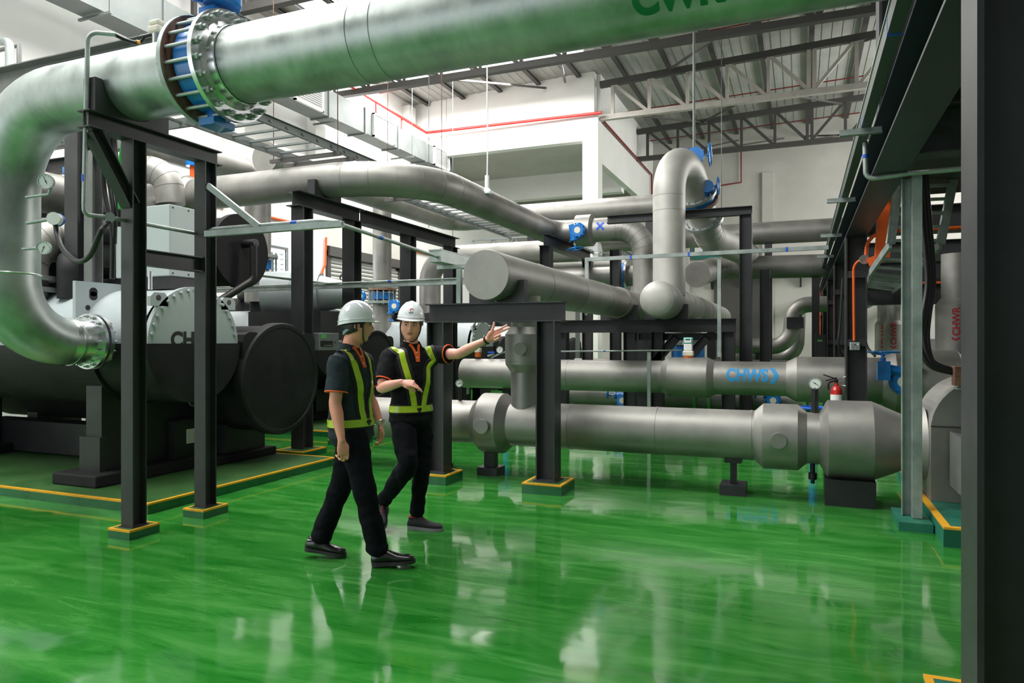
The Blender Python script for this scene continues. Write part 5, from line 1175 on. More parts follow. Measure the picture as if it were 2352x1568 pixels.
# hanging cable bundle to the pump
kb = 'thick black cables curving down to the pump junction box'
for k, (ox, oy) in enumerate(((0, 0), (9, 2), (18, -3))):
    pts = [aD(2110+ox*0.9, 395, 6.1), aD(2118+ox*0.9, 500, 6.1), aD(2130+ox*0.8, 640, 6.05), aD(2120+ox*0.8, 720, 6.0), aD(2112+ox, 770, 6.0), aD(2118+ox, 812-oy, 5.95), aD(2142+ox*0.5, 843-ox*0.4, 5.9), aD(2196, 858-ox*0.3, 5.85)]
    rod('motor_cable', catmull(pts), 0.021, 'rubber', ['left', 'middle', 'right'][k]+' one of the thick black cables curving down beside the channel post', 'cable', group=kb)
rod('earth_cable', catmull([aD(2103, 400, 6.15), aD(2101, 560, 6.15), aD(2104, 640, 6.1), aD(2100, 720, 6.05), aD(2103, 790, 6.0), aD(2130, 838, 6.0)]), 0.011, 'green_cable', 'green cable running down beside the thick black ones', 'cable')
# cable ladder curving down
cl = thing('cable_ladder', 'galvanised cable ladder curving down behind the black cables', 'cable tray')
pl = [aD(2066, 408, 7.6), aD(2045, 560, 7.6), aD(2000, 625, 8.6), aD(1990, 660, 12)]
pr = [aD(2192, 400, 7.6), aD(2160, 560, 7.6), aD(2090, 635, 8.6), aD(2050, 668, 12)]
for p in (pl, pr):
    mm = MB()
    for a, b in zip(p, p[1:]): mm.bar(a, b, 0.03, 0.09)
    obj('side_rail', mm, 'galv', cl)
for f in (0.15, 0.35, 0.55, 0.75, 0.95): obj('rung', MB().bar(pl[0].lerp(pl[1], f), pr[0].lerp(pr[1], f), 0.045, 0.03), 'galv', cl)
for f in (0.2, 0.5, 0.8): obj('rung', MB().bar(pl[1].lerp(pl[2], f), pr[1].lerp(pr[2], f), 0.045, 0.03), 'galv', cl)
for f in (0.05, 0.2, 0.35, 0.5, 0.65, 0.8, 0.95): obj('rung', MB().bar(pl[2].lerp(pl[3], f), pr[2].lerp(pr[3], f), 0.05, 0.03), 'galv', cl)
ladder('galvanised cable ladder running back under the right rack', (1.25, 12.5, 2.42), (1.25, 24, 2.42), 0.7, 'galv', 0.35)
hg = thing('tray_hanger', 'U-shaped galvanised hangers under the right cable ladder', 'hanger')
for y in (14.5, 18.5):
    obj('stirrup', MB().bar((0.85, y, 2.36), (1.75, y, 2.36), 0.05, 0.04).bar((1.75, y, 2.36), (1.75, y, 2.85), 0.05, 0.04, up=(0, 1, 0)).bar((0.85, y, 2.36), (0.85, y, 2.85), 0.05, 0.04, up=(0, 1, 0)), 'galv', hg)
# orange trunking and conduits
ot = thing('orange_trunking', 'orange square trunking dropping to the round box at the socket column', 'trunking')
obj('trunk_drop', MB().bar(aD(2036, 425, 8.6), aD(2026, 592, 8.6), 0.16, 0.12, up=(0, 1, 0)), 'orange', ot)
obj('trunk_foot', MB().bar(aD(2036, 588, 8.6), aD(1994, 604, 8.7), 0.14, 0.10), 'orange', ot)
oj = thing('junction_box', 'round grey junction box with orange conduits at the socket column', 'box')
jc = aY(1985, 596, 9.95)
obj('box_body', MB().cylr(jc, (0, -1, 0), 0.058, 0.06, 28), 'galv', oj); obj('box_lid', MB().cylr(jc+V((0, -0.033, 0)), (0, -1, 0), 0.052, 0.008, 28), 'shiny', oj)
rod('orange_conduit', [jc+V((-0.04, 0, 0)), V((aY(1960, 600, 10.02).x, 10.0, jc.z)), V((aY(1962, 790, 10.02).x, 10.03, aY(1962, 782, 10.02).z))], 0.016, 'orange', 'orange conduit bending down from the round box to the power socket', 'conduit', rad=0.13)
rod('orange_conduit', [jc+V((0.02, 0, 0.04)), jc+V((0.03, 0, 0.34)), jc+V((3.5, 0, 0.34))], 0.022, 'orange', 'orange conduit arching up from the round box and away to the right', 'conduit', rad=0.22)
rod('orange_conduit', [aY(2050, 651, 13.4), aY(2250, 647, 13.4)], 0.018, 'orange', 'thin level orange conduit behind the channel post', 'conduit')
for px, yy, l in ((1916, 17.05, 'orange conduit on the column behind the socket column'), (1883, 24.05, 'orange conduit on the farthest rack column')):
    a = aY(px, 665, yy); rod('orange_conduit', [a+V((0.5, 0, 0)), a, V((a.x, a.y, aY(px, 770, yy).z))], 0.02, 'orange', l, 'conduit', rad=0.15)
so = thing('power_socket', 'grey square power socket on the dark column under the orange conduit', 'socket')
q = aY(1963, 795, 10.06)
obj('socket_box', MB().bbox_bev(q+V((-0.06, -0.045, -0.052)), q+V((0.06, 0.0, 0.052)), 0.008), 'galv', so)
obj('face_plate', MB().bbox_bev(q+V((-0.052, -0.052, -0.045)), q+V((0.052, -0.044, 0.045)), 0.004), 'shiny', so)
mm = MB(); mm.box(q+V((-0.006, -0.054, 0.008)), q+V((0.006, -0.0515, 0.028))); mm.box(q+V((-0.026, -0.054, -0.018)), q+V((-0.012, -0.0515, -0.009))); mm.box(q+V((0.012, -0.054, -0.018)), q+V((0.026, -0.0515, -0.009)))
obj('socket_holes', mm, 'black', so); obj('switch_rocker', MB().box(q+V((0.026, -0.056, 0.018)), q+V((0.042, -0.0515, 0.034))), 'white', so)
# fire extinguisher
fe = thing('fire_extinguisher', 'red fire extinguisher hung on the dark socket column', 'extinguisher')
q = aD(1921, 905, 9.35); fx, fy = q.x, q.y-0.0
obj('cylinder', MB().lathe((fx, fy, 0.46), (0, 0, 1), [(0, 0), (0, 0.07), (0, 0.07), (0.36, 0.072), (0.40, 0.068), (0.44, 0.05), (0.455, 0.025), (0.49, 0.024), (0.49, 0)], 32), 'red', fe)
obj('label_sheet', MB().lathe((fx, fy, 0.60), (0, 0, 1), [(0, 0.0735), (0.09, 0.0735)], 32).lathe((fx, fy, 0.71), (0, 0, 1), [(0, 0.0735), (0.09, 0.0735)], 32), 'white', fe)
obj('valve_head', MB().cyl((fx, fy, 0.945), (fx, fy, 1.0), 0.022, 14).bar((fx, fy, 1.0), (fx-0.16, fy-0.03, 1.06), 0.025, 0.014).bar((fx+0.01, fy, 1.02), (fx-0.13, fy-0.03, 0.98), 0.022, 0.012), 'black', fe)
obj('hose', MB().tube(catmull([(fx-0.02, fy, 0.98), (fx-0.09, fy-0.02, 0.95), (fx-0.095, fy-0.02, 0.86)]), 0.012, 10), 'rubber', fe)
obj('hanger_wire', MB().tube([(fx+0.02, fy, 1.0), (0.53, 10.0, 1.05)], 0.006, 6).tube([(fx+0.02, fy, 0.93), (0.53, 10.0, 0.93)], 0.006, 6), 'shiny', fe)
# ---------------------------------------------------------------- pump
pp = thing('concrete_plinth', 'dark green plinth with chipped corner and yellow edge under the pump', 'plinth')
pad(pp, (0.965, 5.97), (3.2, 8.7, 0.14), 'teal_paint', 'teal_paint', lw=0.05)
obj('chipped_paint', MB().box((0.962, 5.966, 0.0), (1.12, 5.97, 0.125)), 'chipped', pp)
pu = thing('pump', 'lagged pump casing with a rounded shoulder at the end of the front low pipe', 'pump')
prof = [(1.02, 0.145), (1.02, 0.72)]
for k in range(13):
    a = PI-(PI/2)*k/12; prof.append((1.47+0.45*math.cos(a), 0.75+0.45*math.sin(a)))
prof += [(2.4, 1.20), (2.4, 0.145)]
casing = MB(); n = len(prof)
for yy in (6.90, 7.70): casing.add([(x, yy, z) for x, z in prof], [tuple(range(n))] if yy > 7 else [tuple(range(n))[::-1]])
casing.add([(x, 6.90, z) for x, z in prof]+[(x, 7.70, z) for x, z in prof], [(i, (i+1) % n, n+(i+1) % n, n+i) for i in range(n)])
obj('casing', casing, 'clad', pu)
obj('casing_seam', MB().box((1.018, 6.895, 0.775), (2.4, 6.90, 0.785)), 'steel', pu)
obj('inlet_collar', MB().lathe((0.90, 7.3, 0.582), (1, 0, 0), [(0, 0.20), (0.0, 0.255), (0.0, 0.255), (0.04, 0.265), (0.118, 0.33), (0.118, 0.2)], 44), 'clad', pu)
obj('discharge_pipe', MB().tube([(1.9, 7.3, 1.15), (1.9, 7.3, 2.6)], 0.2, 32), 'clad', pu)
obj('base_frame', MB().box((1.42, 6.35, 0.144), (3.0, 6.88, 0.30)).prof((1.50, 6.4, 0.30), (1.50, 6.85, 0.30), [(0, 0), (-0.35, 0), (-0.35, 0.45), (-0.1, 0.40)]), 'steel_light', pu)
obj('frame_lug', MB().torus((1.46, 6.34, 0.23), (0, 1, 0), 0.035, 0.014, 20, 8), 'steel_light', pu)
obj('motor', MB().cyl((1.62, 6.62, 0.62), (2.8, 6.62, 0.62), 0.28, 36), 'steel_light', pu)
jb2 = thing('motor_junction_box', 'brownish terminal box where the black cables enter the pump', 'box')
q = aD(2212, 866, 5.8)
obj('terminal_case', MB().bbox_bev(q+V((-0.07, -0.06, -0.07)), q+V((0.12, 0.08, 0.09)), 0.006), 'rust', jb2)
obj('gland_plate', MB().box(q+V((-0.05, -0.05, -0.10)), q+V((0.12, 0.06, -0.085))), 'galv', jb2)
obj('stand_off', MB().cyl(q+V((0.05, 0.0, -0.10)), V((q.x+0.05, q.y, 0.15)), 0.03, 12), 'steel_light', jb2)
rod('earth_cable', catmull([(1.28, 6.25, 0.16), (1.30, 6.15, 0.19), (1.40, 6.08, 0.17), (1.55, 6.05, 0.152)]), 0.014, 'green_cable', 'loose green cable lying on the pump plinth', 'cable')
# return pipes lettered in red
def letter_pipe(px, Y, R, y0, y1, label, tsize, cone=True, toff=0.0):
    t = thing('return_pipe', label, 'pipe'); q = aY(px, y0, Y); zb = aY(px, y1, Y).z; zt = q.z
    m = MB().lathe((q.x, Y, zb), (0, 0, 1), [(0, 0), (0, R), (0, R), (zt-zb, R), (zt-zb, R), (zt-zb+0.1, R*0.72), (zt-zb+0.1, R*0.72), (2.8-zb, R*0.72)], 44)
    body = obj('pipe_body', m, 'clad', t)
    vw = V((q.x, Y, 0)).normalized(); n_ = -vw; right = V((0, 0, 1)); upv = n_.cross(right).normalized()
    vs, fs = text_poly('CHWR', tsize, tsize*0.03)
    o = V((q.x, Y, zb+(zt-zb)*0.34))+n_*0.6-upv*tsize*0.36-upv*toff
    decal('stencil_text', vs, fs, o, right, upv, m.bvh(), 'ink_red', body)
    cv, cf = chev(tsize*0.75); cv = [V((-v.x, v.y, 0)) for v in cv]
    decal('stencil_arrow', cv, cf, o-right*tsize*0.12, right, upv, m.bvh(), 'ink_red', body)
    obj('pipe_stand', MB().cyl((q.x, Y, 0), (q.x, Y, zb), 0.06, 12), 'steel_black', t)
    return t
letter_pipe(2196, 12.2, 0.27, 700, 808, 'wide vertical pipe lettered CHWR in red, next to the right edge column', 0.135)
letter_pipe(2052, 20.0, 0.22, 745, 815, 'right one of the twin narrow pipes with red letters, left of the channel post', 0.18)
letter_pipe(2030, 21.5, 0.22, 745, 815, 'left one of the twin narrow pipes with red letters, partly hidden', 0.18)
t = thing('wall_cabinet', 'dark grey cabinet on the end wall behind the wide red-lettered pipe', 'cabinet')
a = aY(2130, 778, 27.8); b = aY(2205, 845, 27.8)
obj('cabinet_body', MB().box((a.x, 27.5, 0), (b.x+0.6, 27.95, a.z)), 'steel_light', t)
t = thing('isolator_box', 'small black switch boxes on a stand left of the socket column', 'box')
q = aD(1884, 795, 15.2)
obj('box_body', MB().box(q+V((-0.1, -0.1, -0.35)), q+V((0.1, 0.1, 0.25))), 'steel_black', t); obj('stand_post', MB().box(V((q.x-0.04, q.y-0.04, 0)), V((q.x+0.04, q.y+0.04, q.z-0.3))), 'steel_black', t); obj('green_lamp', MB().box(q+V((-0.06, -0.11, 0.1)), q+V((0.04, -0.1, 0.14))), 'green_band', t)
rod('hanging_cable', catmull([aD(1936, 640, 10.2), aD(1930, 740, 10.2), aD(1926, 790, 10.2), aD(1938, 824, 10.3)]), 0.02, 'rubber', 'black cable looping down just left of the socket column', 'cable')
rod('hanging_cable', catmull([aD(1985, 730, 11.4), aD(1990, 790, 11.4), aD(2010, 818, 11.2)]), 0.02, 'rubber', 'black cable sagging to the lettered pipe right of the socket', 'cable')
# ================================================================ people
Z = V((0, 0, 1))
def cam_dir(r, d): return V((cT*r - sT*d, sT*r + cT*d, 0)).normalized()
def loft(mb, pts, rad, ref, seg=22, n=5, cap=True):
    """smooth tapering limb; rad: list of (half width along ref, half depth)"""
    P = catmull(pts, n); R2 = catmull([V((a[0], a[1], 0)) if isinstance(a, tuple) else V((a, a, 0)) for a in rad], n)
    N = len(P); vs = []; fs = []; ref = V(ref)
    rings = []
    for i, p in enumerate(P):
        t = (P[min(i+1, N-1)]-P[max(i-1, 0)]).normalized(); u = (ref-t*ref.dot(t)).normalized(); v = t.cross(u)
        rings.append((p, u, v, R2[i].x, R2[i].y, t))
    if cap:
        p, u, v, a, b, t = rings[0]; rings = [(p-t*min(a, b)*0.7, u, v, a*0.35, b*0.35, t), (p-t*min(a, b)*0.45, u, v, a*0.75, b*0.75, t)]+rings
        p, u, v, a, b, t = rings[-1]; rings = rings+[(p+t*min(a, b)*0.45, u, v, a*0.75, b*0.75, t), (p+t*min(a, b)*0.7, u, v, a*0.35, b*0.35, t)]
    for p, u, v, a, b, t in rings:
        for k in range(seg): c = 2*PI*k/seg; vs.append(p+u*math.cos(c)*a+v*math.sin(c)*b)
    for i in range(len(rings)-1):
        for k in range(seg): k2 = (k+1) % seg; fs.append((i*seg+k, i*seg+k2, (i+1)*seg+k2, (i+1)*seg+k))
    m = len(rings)-1
    fs.append(tuple(range(seg))[::-1]); fs.append(tuple(m*seg+k for k in range(seg)))
    mb.add(vs, fs, True); return mb
def fuse(name, mb, mt, parent, vox=0.004, smooth=6, wrinkle=0.0, wscale=8.0, label=None):
    """weld overlapping volumes into one continuous skin; returns object and its BVH"""
    me = bpy.data.meshes.new(name); me.from_pydata([tuple(q) for q in mb.v], [], mb.f)
    bm = bmesh.new(); bm.from_mesh(me); bmesh.ops.recalc_face_normals(bm, faces=bm.faces); bm.to_mesh(me); bm.free()
    o = bpy.data.objects.new(name, me); COL.objects.link(o)
    r = o.modifiers.new('weld', 'REMESH'); r.mode = 'VOXEL'; r.voxel_size = vox; r.use_smooth_shade = True
    s_ = o.modifiers.new('ease', 'SMOOTH'); s_.iterations = smooth; s_.factor = 0.5
    bpy.context.view_layer.update()
    ev = o.evaluated_get(bpy.context.evaluated_depsgraph_get()); m2 = bpy.data.meshes.new_from_object(ev)
    bpy.data.objects.remove(o); bpy.data.meshes.remove(me)
    if wrinkle:
        from mathutils import noise
        NR = [q.normal.copy() for q in m2.vertices]; CO = [q.co.copy() for q in m2.vertices]; out = []
        for c, nq in zip(CO, NR):
            w_ = noise.noise(V((c.x*wscale, c.y*wscale, c.z*wscale*0.9)))+0.5*noise.noise(V((c.x*wscale*2.3, c.y*wscale*2.3, c.z*wscale*3.0)))
            out.extend(c+nq*w_*wrinkle)
        m2.vertices.foreach_set('co', out); m2.update()
    m2.name = name; m2.materials.clear(); m2.materials.append(M[mt]); m2.polygons.foreach_set('use_smooth', [True]*len(m2.polygons))
    bv = BVHTree.FromPolygons([q.co.copy() for q in m2.vertices], [tuple(p.vertices) for p in m2.polygons])
    o = bpy.data.objects.new(name, m2); COL.objects.link(o); o.parent = parent; ORG[o.name] = V((0, 0, 0))
    if label: o['label'] = label
    return o, bv
def strap(bv, pts, width, off, n=7, bend=None):
    """ribbon lying on a surface along guide points"""
    P = catmull(pts, n); mb = MB(); vs = []; N = len(P)
    hits = []
    for p in P:
        h, nr, _, _ = bv.find_nearest(p); hits.append((h, nr))
    for _it in range(3):
        hh = list(hits)
        for i in range(1, N-1):
            hh[i] = ((hits[i-1][0]+hits[i][0]*2+hits[i+1][0])/4, (hits[i-1][1]+hits[i][1]*2+hits[i+1][1]).normalized())
        hits = hh
    for i in range(N):
        h, nr = hits[i]; t = (hits[min(i+1, N-1)][0]-hits[max(i-1, 0)][0]).normalized(); s = t.cross(nr).normalized()
        row = []
        for f in (-1, -0.5, 0, 0.5, 1):
            q, n2, _, _ = bv.find_nearest(h+s*width*0.5*f+nr*0.004)
            w0 = h+s*width*0.5*f; lift = max((q-w0).dot(nr), -0.02 if abs(f) > .6 else -0.006)
            row.append(w0+nr*(lift+off))
        vs += row
    fs = [(i*5+j, i*5+j+1, (i+1)*5+j+1, (i+1)*5+j) for i in range(N-1) for j in range(4)]
    k = len(vs)
    inner = []
    for i in range(N):
        for j in range(5): inner.append(vs[i*5+j]-hits[i][1]*off*1.5)
    fs2 = [(k+a, k+d, k+c, k+b) for a, b, c, d in fs]
    side = [(i*5, (i+1)*5, k+(i+1)*5, k+i*5) for i in range(N-1)]+[((i+1)*5+4, i*5+4, k+i*5+4, k+(i+1)*5+4) for i in range(N-1)]
    side += [(4, 3, k+3, k+4), (3, 2, k+2, k+3), (2, 1, k+1, k+2), (1, 0, k, k+1)]
    e = (N-1)*5; side += [(e+j, e+j+1, k+e+j+1, k+e+j) for j in range(4)]
    mb.add(vs+inner, fs+fs2+side, True); return mb
def head_fn(a=0.080, b=0.098, c=0.120):
    g = lambda x, s: math.exp(-(x/s)**2)
    def fn(d):
        x, y, z = d.x*a, d.y*b, d.z*c
        if z < 0:
            k = min(1, -z/c); x *= 1-0.25*k**1.8
            if y < 0: y *= 1-0.35*k
            else: y *= 1-0.05*k
        if y > 0: y -= 0.010*(y/b)**2
        f = max(0.0, min(1.0, (d.y-0.15)/0.35))
        y += f*(0.021*g(x, .010)*g(z+.016, .014) + 0.012*g(x, .008)*g(z-.008, .022) + 0.007*(g(x-.013, .007)+g(x+.013, .007))*g(z+.022, .007)
            + 0.005*g(x, .045)*g(z-.033, .009) - 0.010*(g(x-.031, .015)+g(x+.031, .015))*g(z-.012, .011)
            + 0.005*(g(x-.042, .018)+g(x+.042, .018))*g(z+.018, .018)
            + 0.008*g(x, .024)*g(z+.047, .012) + 0.009*g(x, .020)*g(z+.092, .014) - 0.003*g(x, .02)*g(z+.070, .006))
        return V((x, y, z))
    return fn
def build_head(mb, C, L, Fd, U):
    fn = head_fn()
    nu, nv = 96, 72; vs = []; fs = []
    for i in range(nv+1):
        t = PI*i/nv
        for k in range(nu):
            p = 2*PI*k/nu; q = fn(V((math.sin(t)*math.cos(p), math.sin(t)*math.sin(p), math.cos(t))))
            vs.append(C+L*q.x+Fd*q.y+U*q.z)
    for i in range(nv):
        for k in range(nu): k2 = (k+1) % nu; fs.append((i*nu+k, (i+1)*nu+k, (i+1)*nu+k2, i*nu+k2))
    mb.add(vs, fs, True)
    for s in (-1, 1):   # ears
        ec = C+L*s*0.075+Fd*(-0.008)+U*0.0
        e1 = (L*s*0.35+Fd*(-0.94)).normalized(); e2 = U
        e3 = e1.cross(e2)
        mb.ball(ec, 0.017, 0.0065, 0.030, (e1, e3, e2), 16, 10)
        mb.torus(ec+e1*0.002+L*s*0.003, e3, 0.0165, 0.0045, 22, 8)
        mb.ball(ec-U*0.024-e1*0.004, 0.008, 0.006, 0.009, (e1, e3, e2), 12, 8)
def face_parts(body, bv, C, L, Fd, U, gaze=0.0, stubble=False):
    def at(x, z, y=0.2):
        o = C+L*x+U*z+Fd*y; h, n_, _, _ = bv.ray_cast(o, -Fd, 0.4)
        return (h if h else o-Fd*0.1)
    for s in (-1, 1):
        e = at(s*0.031, 0.012)-Fd*0.0075
        eye = obj('eye', MB().ball(e, 0.0125, 0.011, 0.0075, (L, Fd, U), 18, 12), 'eye', body)
        ic = e+Fd*0.0085+L*gaze
        obj('iris', MB().ball(ic, 0.0055, 0.0035, 0.0058, (L, Fd, U), 14, 8), 'iris', eye)
        lid = [at(s*(0.031+dx), 0.012+dz)+Fd*0.0012 for dx, dz in ((-0.016, -0.001), (-0.009, 0.0065), (0.0, 0.0082), (0.009, 0.006), (0.016, 0.0))]
        obj('upper_lash', MB().tube(catmull(lid, 4), 0.0014, 6), 'hair', body)
        br_ = [at(s*(0.031+dx), 0.030+dz)+Fd*0.001 for dx, dz in ((-0.017, -0.001), (-0.006, 0.003), (0.008, 0.004), (0.020, -0.002))]
        bm_ = catmull(br_, 4); obj('eyebrow', MB().tube(bm_, [0.0022+0.0016*math.sin(PI*min(1, i/(len(bm_)-1)*1.1)) for i in range(len(bm_))], 8), 'hair', body)
    lp_ = [at(x, -0.0475+z)+Fd*(-0.001) for x, z in ((-0.023, -0.002), (-0.012, 0.002), (-0.004, 0.0045), (0, 0.003), (0.004, 0.0045), (0.012, 0.002), (0.023, -0.002))]
    P = catmull(lp_, 3); n_ = len(P)
    obj('upper_lip', MB().tube(P, [0.0012+0.0034*math.sin(PI*i/(n_-1)) for i in range(n_)], 10), 'lip', body)
    lp_ = [at(x, -0.058+z)+Fd*(-0.001) for x, z in ((-0.021, 0.006), (-0.010, 0.0), (0, -0.0018), (0.010, 0.0), (0.021, 0.006))]
    P = catmull(lp_, 4); n_ = len(P)
    obj('lower_lip', MB().tube(P, [0.0012+0.0046*math.sin(PI*i/(n_-1)) for i in range(n_)], 10), 'lip', body)
    lp_ = [at(x, -0.0525+z)+Fd*(-0.0006) for x, z in ((-0.022, 0.001), (0, -0.0005), (0.022, 0.001))]
    obj('mouth_line', MB().tube(catmull(lp_, 4), [0.0012, .0016, .002, .0022, .0024, .0022, .002, .0016, 0.0012], 8), 'black', body)
    for s in (-1, 1): obj('nostril', MB().ball(at(s*0.0065, -0.027)-U*0.0015, 0.0028, 0.002, 0.0018, (L, Fd, U), 10, 6), 'black', body)
def hair_shell(C, L, Fd, U, parent):
    fn = head_fn(); mb = MB(); nu, nv = 72, 48; vs = []; idx = {}
    keep = []
    for i in range(nv+1):
        t = PI*i/nv
        for k in range(nu):
            p = 2*PI*k/nu; d = V((math.sin(t)*math.cos(p), math.sin(t)*math.sin(p), math.cos(t))); q = fn(d)
            o_ = 0.007*min(1, max(0, (q.z+0.07)/0.04)); q = q*(1+o_/max(q.length, .01))
            keep.append((q.z > 0.045) or (d.y < 0.42 and q.z > 0.012) or (d.y < -0.02 and q.z > -0.035-0.03*max(0, -d.y)) or (0.05 < d.y < 0.42 and abs(d.x) > 0.6 and q.z > -0.012))
            vs.append(C+L*q.x+Fd*q.y+U*q.z)
    fs = []
    for i in range(nv):
        for k in range(nu):
            k2 = (k+1) % nu; f = (i*nu+k, (i+1)*nu+k, (i+1)*nu+k2, i*nu+k2)
            if all(keep[j] for j in f): fs.append(f)
    mb.add(vs, fs, True); return obj('hair', mb, 'hair', parent)
def helmet(parent, C, L, Fd, U, text, tilt=0.0, strap_pts=None, lift=0.05):
    q = Matrix.Rotation(tilt, 3, L); F_ = q @ Fd; U_ = q @ U; O = C+U_*lift-F_*0.004
    mb = MB(); nu, nv = 72, 22; A, B, H = 0.107, 0.127, 0.142
    def P(phi, th, k=0.0):
        x, y, z = A*math.cos(phi)*math.cos(th), B*math.sin(phi)*math.cos(th), H*math.sin(th)
        r = 0
        for xc, am, wd_ in ((0, 0.005, 0.016), (0.045, 0.003, 0.010), (-0.045, 0.003, 0.010)): r += am*math.exp(-((x-xc)/wd_)**2)*min(1, max(0, z/0.05))
        dip = 0.012*max(0, -math.sin(phi))**2 * (1-math.sin(th))
        return O+L*x+F_*y+U_*(z+r-dip)
    vs = [P(2*PI*k/nu, (PI/2)*i/nv) for i in range(nv+1) for k in range(nu)]; fs = []
    for i in range(nv):
        for k in range(nu): k2 = (k+1) % nu; fs.append((i*nu+k, i*nu+k2, (i+1)*nu+k2, (i+1)*nu+k))
    mb.add(vs, fs, True)
    # rim, band and peak
    rows = []
    for (f, dz) in ((1.0, 0.0), (1.03, -0.002), (1.03, -0.006)):
        row = []
        for k in range(nu):
            ph = 2*PI*k/nu; s_ = math.sin(ph); pk = max(0, s_)**2.2; ext = (f-1)/0.03
            x, y = (A*f+0.004*ext)*math.cos(ph)*(1-0.0*pk), (B*f+0.002*ext)*s_+0.038*pk*ext
            dip = 0.012*max(0, -s_)**2
            row.append(O+L*x+F_*y+U_*(dz-dip-0.012*pk*ext))
        rows.append(row)
    vv = [p for r_ in rows for p in r_]; ff = []
    for i in range(2):
        for k in range(nu): k2 = (k+1) % nu; ff.append((i*nu+k, i*nu+k2, (i+1)*nu+k2, (i+1)*nu+k))
    mb.add(vv, ff, True)
    ring_ = [O+L*A*1.012*math.cos(2*PI*k/nu)+F_*B*1.012*math.sin(2*PI*k/nu)+U_*(0.017-0.010*max(0, -math.sin(2*PI*k/nu))**2) for k in range(nu+1)]
    mb.tube(ring_, 0.0028, 6, caps=False)
    h = obj('helmet', mb, 'white_gloss', parent)
    hb = obj('head_harness', MB().add(*band([C+L*0.080*math.cos(2*PI*k/40)+Fd*(0.098*math.sin(2*PI*k/40)-0.002)+U_*(lift+0.004-(lift+0.036)*max(0, -math.sin(2*PI*k/40)+0.15)**1.2) for k in range(41)], U_, 0.024)), 'harness', h)
    if text:
        bvh_ = mb.bvh(); vs, fs = text_poly(text[0], text[1], 0.0006)
        decal('helmet_letters', vs, fs, O+text[2][0]*L+text[2][1]*F_+text[2][2]*U_, text[3], U_, bvh_, 'ink_blue' if False else 'ink_navy', h, 0.0012, 0.006)
        if text[4]:
            sv = []; sf = []; n_ = 16
            for k in range(n_+1):
                a = math.radians(-40+300*k/n_); w_ = 0.0028*math.sin(PI*k/n_)+0.0006
                for rr_ in (0.0095-w_, 0.0095+w_): sv.append(V((math.cos(a)*rr_*1.25+0.021, math.sin(a)*rr_+0.026, 0)))
            for k in range(n_): sf.append((2*k, 2*k+1, 2*k+3, 2*k+2))
            decal('helmet_emblem', sv, sf, O+text[2][0]*L+text[2][1]*F_+text[2][2]*U_, text[3], U_, bvh_, 'ink_logo', h, 0.0013, 0.006)
    if strap_pts:
        for sp in strap_pts:
            P_ = catmull(sp, 5); obj('chin_strap', MB().tube(P_, 0.0048, 8), 'rubber', h)
    return h
mat('ink_navy', (0.02, 0.03, 0.12), 0.5); mat('ink_logo', (0.65, 0.06, 0.03), 0.5)
def band(pts, U_, hgt, th=0.003):
    n = len(pts)-1; vs = []; fs = []; c = sum(pts[:-1], V((0, 0, 0)))/n
    for p in pts[:-1]:
        o = (p-c); o -= U_*o.dot(U_); o.normalize()
        vs += [p+U_*hgt/2, p-U_*hgt/2, p-U_*hgt/2+o*th, p+U_*hgt/2+o*th]
    for k in range(n):
        a, b = k*4, ((k+1) % n)*4
        for j in range(4): fs.append((a+j, b+j, b+(j+1) % 4, a+(j+1) % 4))
    return vs, fs, True
def hand(mb, W, D, Pn, S, curls, thumb, scale=1.0):
    """W wrist, D toward knuckles, Pn palm normal (out of the palm), S toward the thumb side; curls: per finger list of 3 bend angles + spread"""
    D = V(D).normalized(); Pn = V(Pn); Pn = (Pn-D*Pn.dot(D)).normalized(); S = D.cross(Pn) if D.cross(Pn).dot(V(S)) > 0 else -D.cross(Pn)
    k = scale
    loft(mb, [W-D*0.01, W+D*0.02*k, W+D*0.055*k, W+D*0.088*k], [(0.026*k, 0.019*k), (0.032*k, 0.017*k), (0.040*k, 0.0155*k), (0.039*k, 0.011*k)], S, 20, 4)
    loft(mb, [W+D*0.01*k+S*0.012*k+Pn*0.006*k, W+D*0.04*k+S*0.030*k+Pn*0.010*k, W+D*0.062*k+S*0.036*k+Pn*0.010*k], [(0.016*k, 0.014*k), (0.018*k, 0.014*k), (0.011*k, 0.010*k)], S, 14, 4)
    lens_ = [(0.044, 0.026, 0.021), (0.048, 0.030, 0.023), (0.044, 0.028, 0.022), (0.034, 0.021, 0.019)]; rads = [0.0088, 0.0090, 0.0085, 0.0076]
    for i in range(4):
        b = W+D*(0.088-0.004*abs(i-1)-(0.008 if i == 3 else 0))*k+S*(0.029-0.0195*i)*k
        sp = curls[i][3] if len(curls[i]) > 3 else 0.06*(1.5-i)*0.7
        d = (D*math.cos(sp)+S*math.sin(sp)).normalized(); p = b-d*0.018*k; pts = [p, b]; ang = 0; r = rads[i]*k; rr_ = [r*1.05, r*1.06]
        for j in range(3):
            ang += curls[i][j]; dd = d*math.cos(ang)+Pn*math.sin(ang); L_ = lens_[i][j]*k
            p = pts[-1]; pts += [p+dd*L_*0.5, p+dd*L_]; rr_ += [r*(0.98-0.05*j), r*(1.0-0.08*j)]
        loft(mb, pts, rr_, Pn.cross(d), 12, 2)
    a1, a2, a3 = thumb; b = W+D*0.022*k+S*0.022*k+Pn*0.006*k; d1 = V(a1).normalized(); d2 = V(a2).normalized(); d3 = V(a3).normalized()
    p1 = b+d1*0.042*k; p2 = p1+d2*0.034*k; p3 = p2+d3*0.026*k
    loft(mb, [b, b.lerp(p1, .5), p1, p1.lerp(p2, .5), p2, p3], [0.015*k, 0.0130*k, 0.0112*k, 0.0100*k, 0.0102*k, 0.0078*k], Pn.cross(d1) if abs(Pn.dot(d1)) < .95 else D, 12, 2)
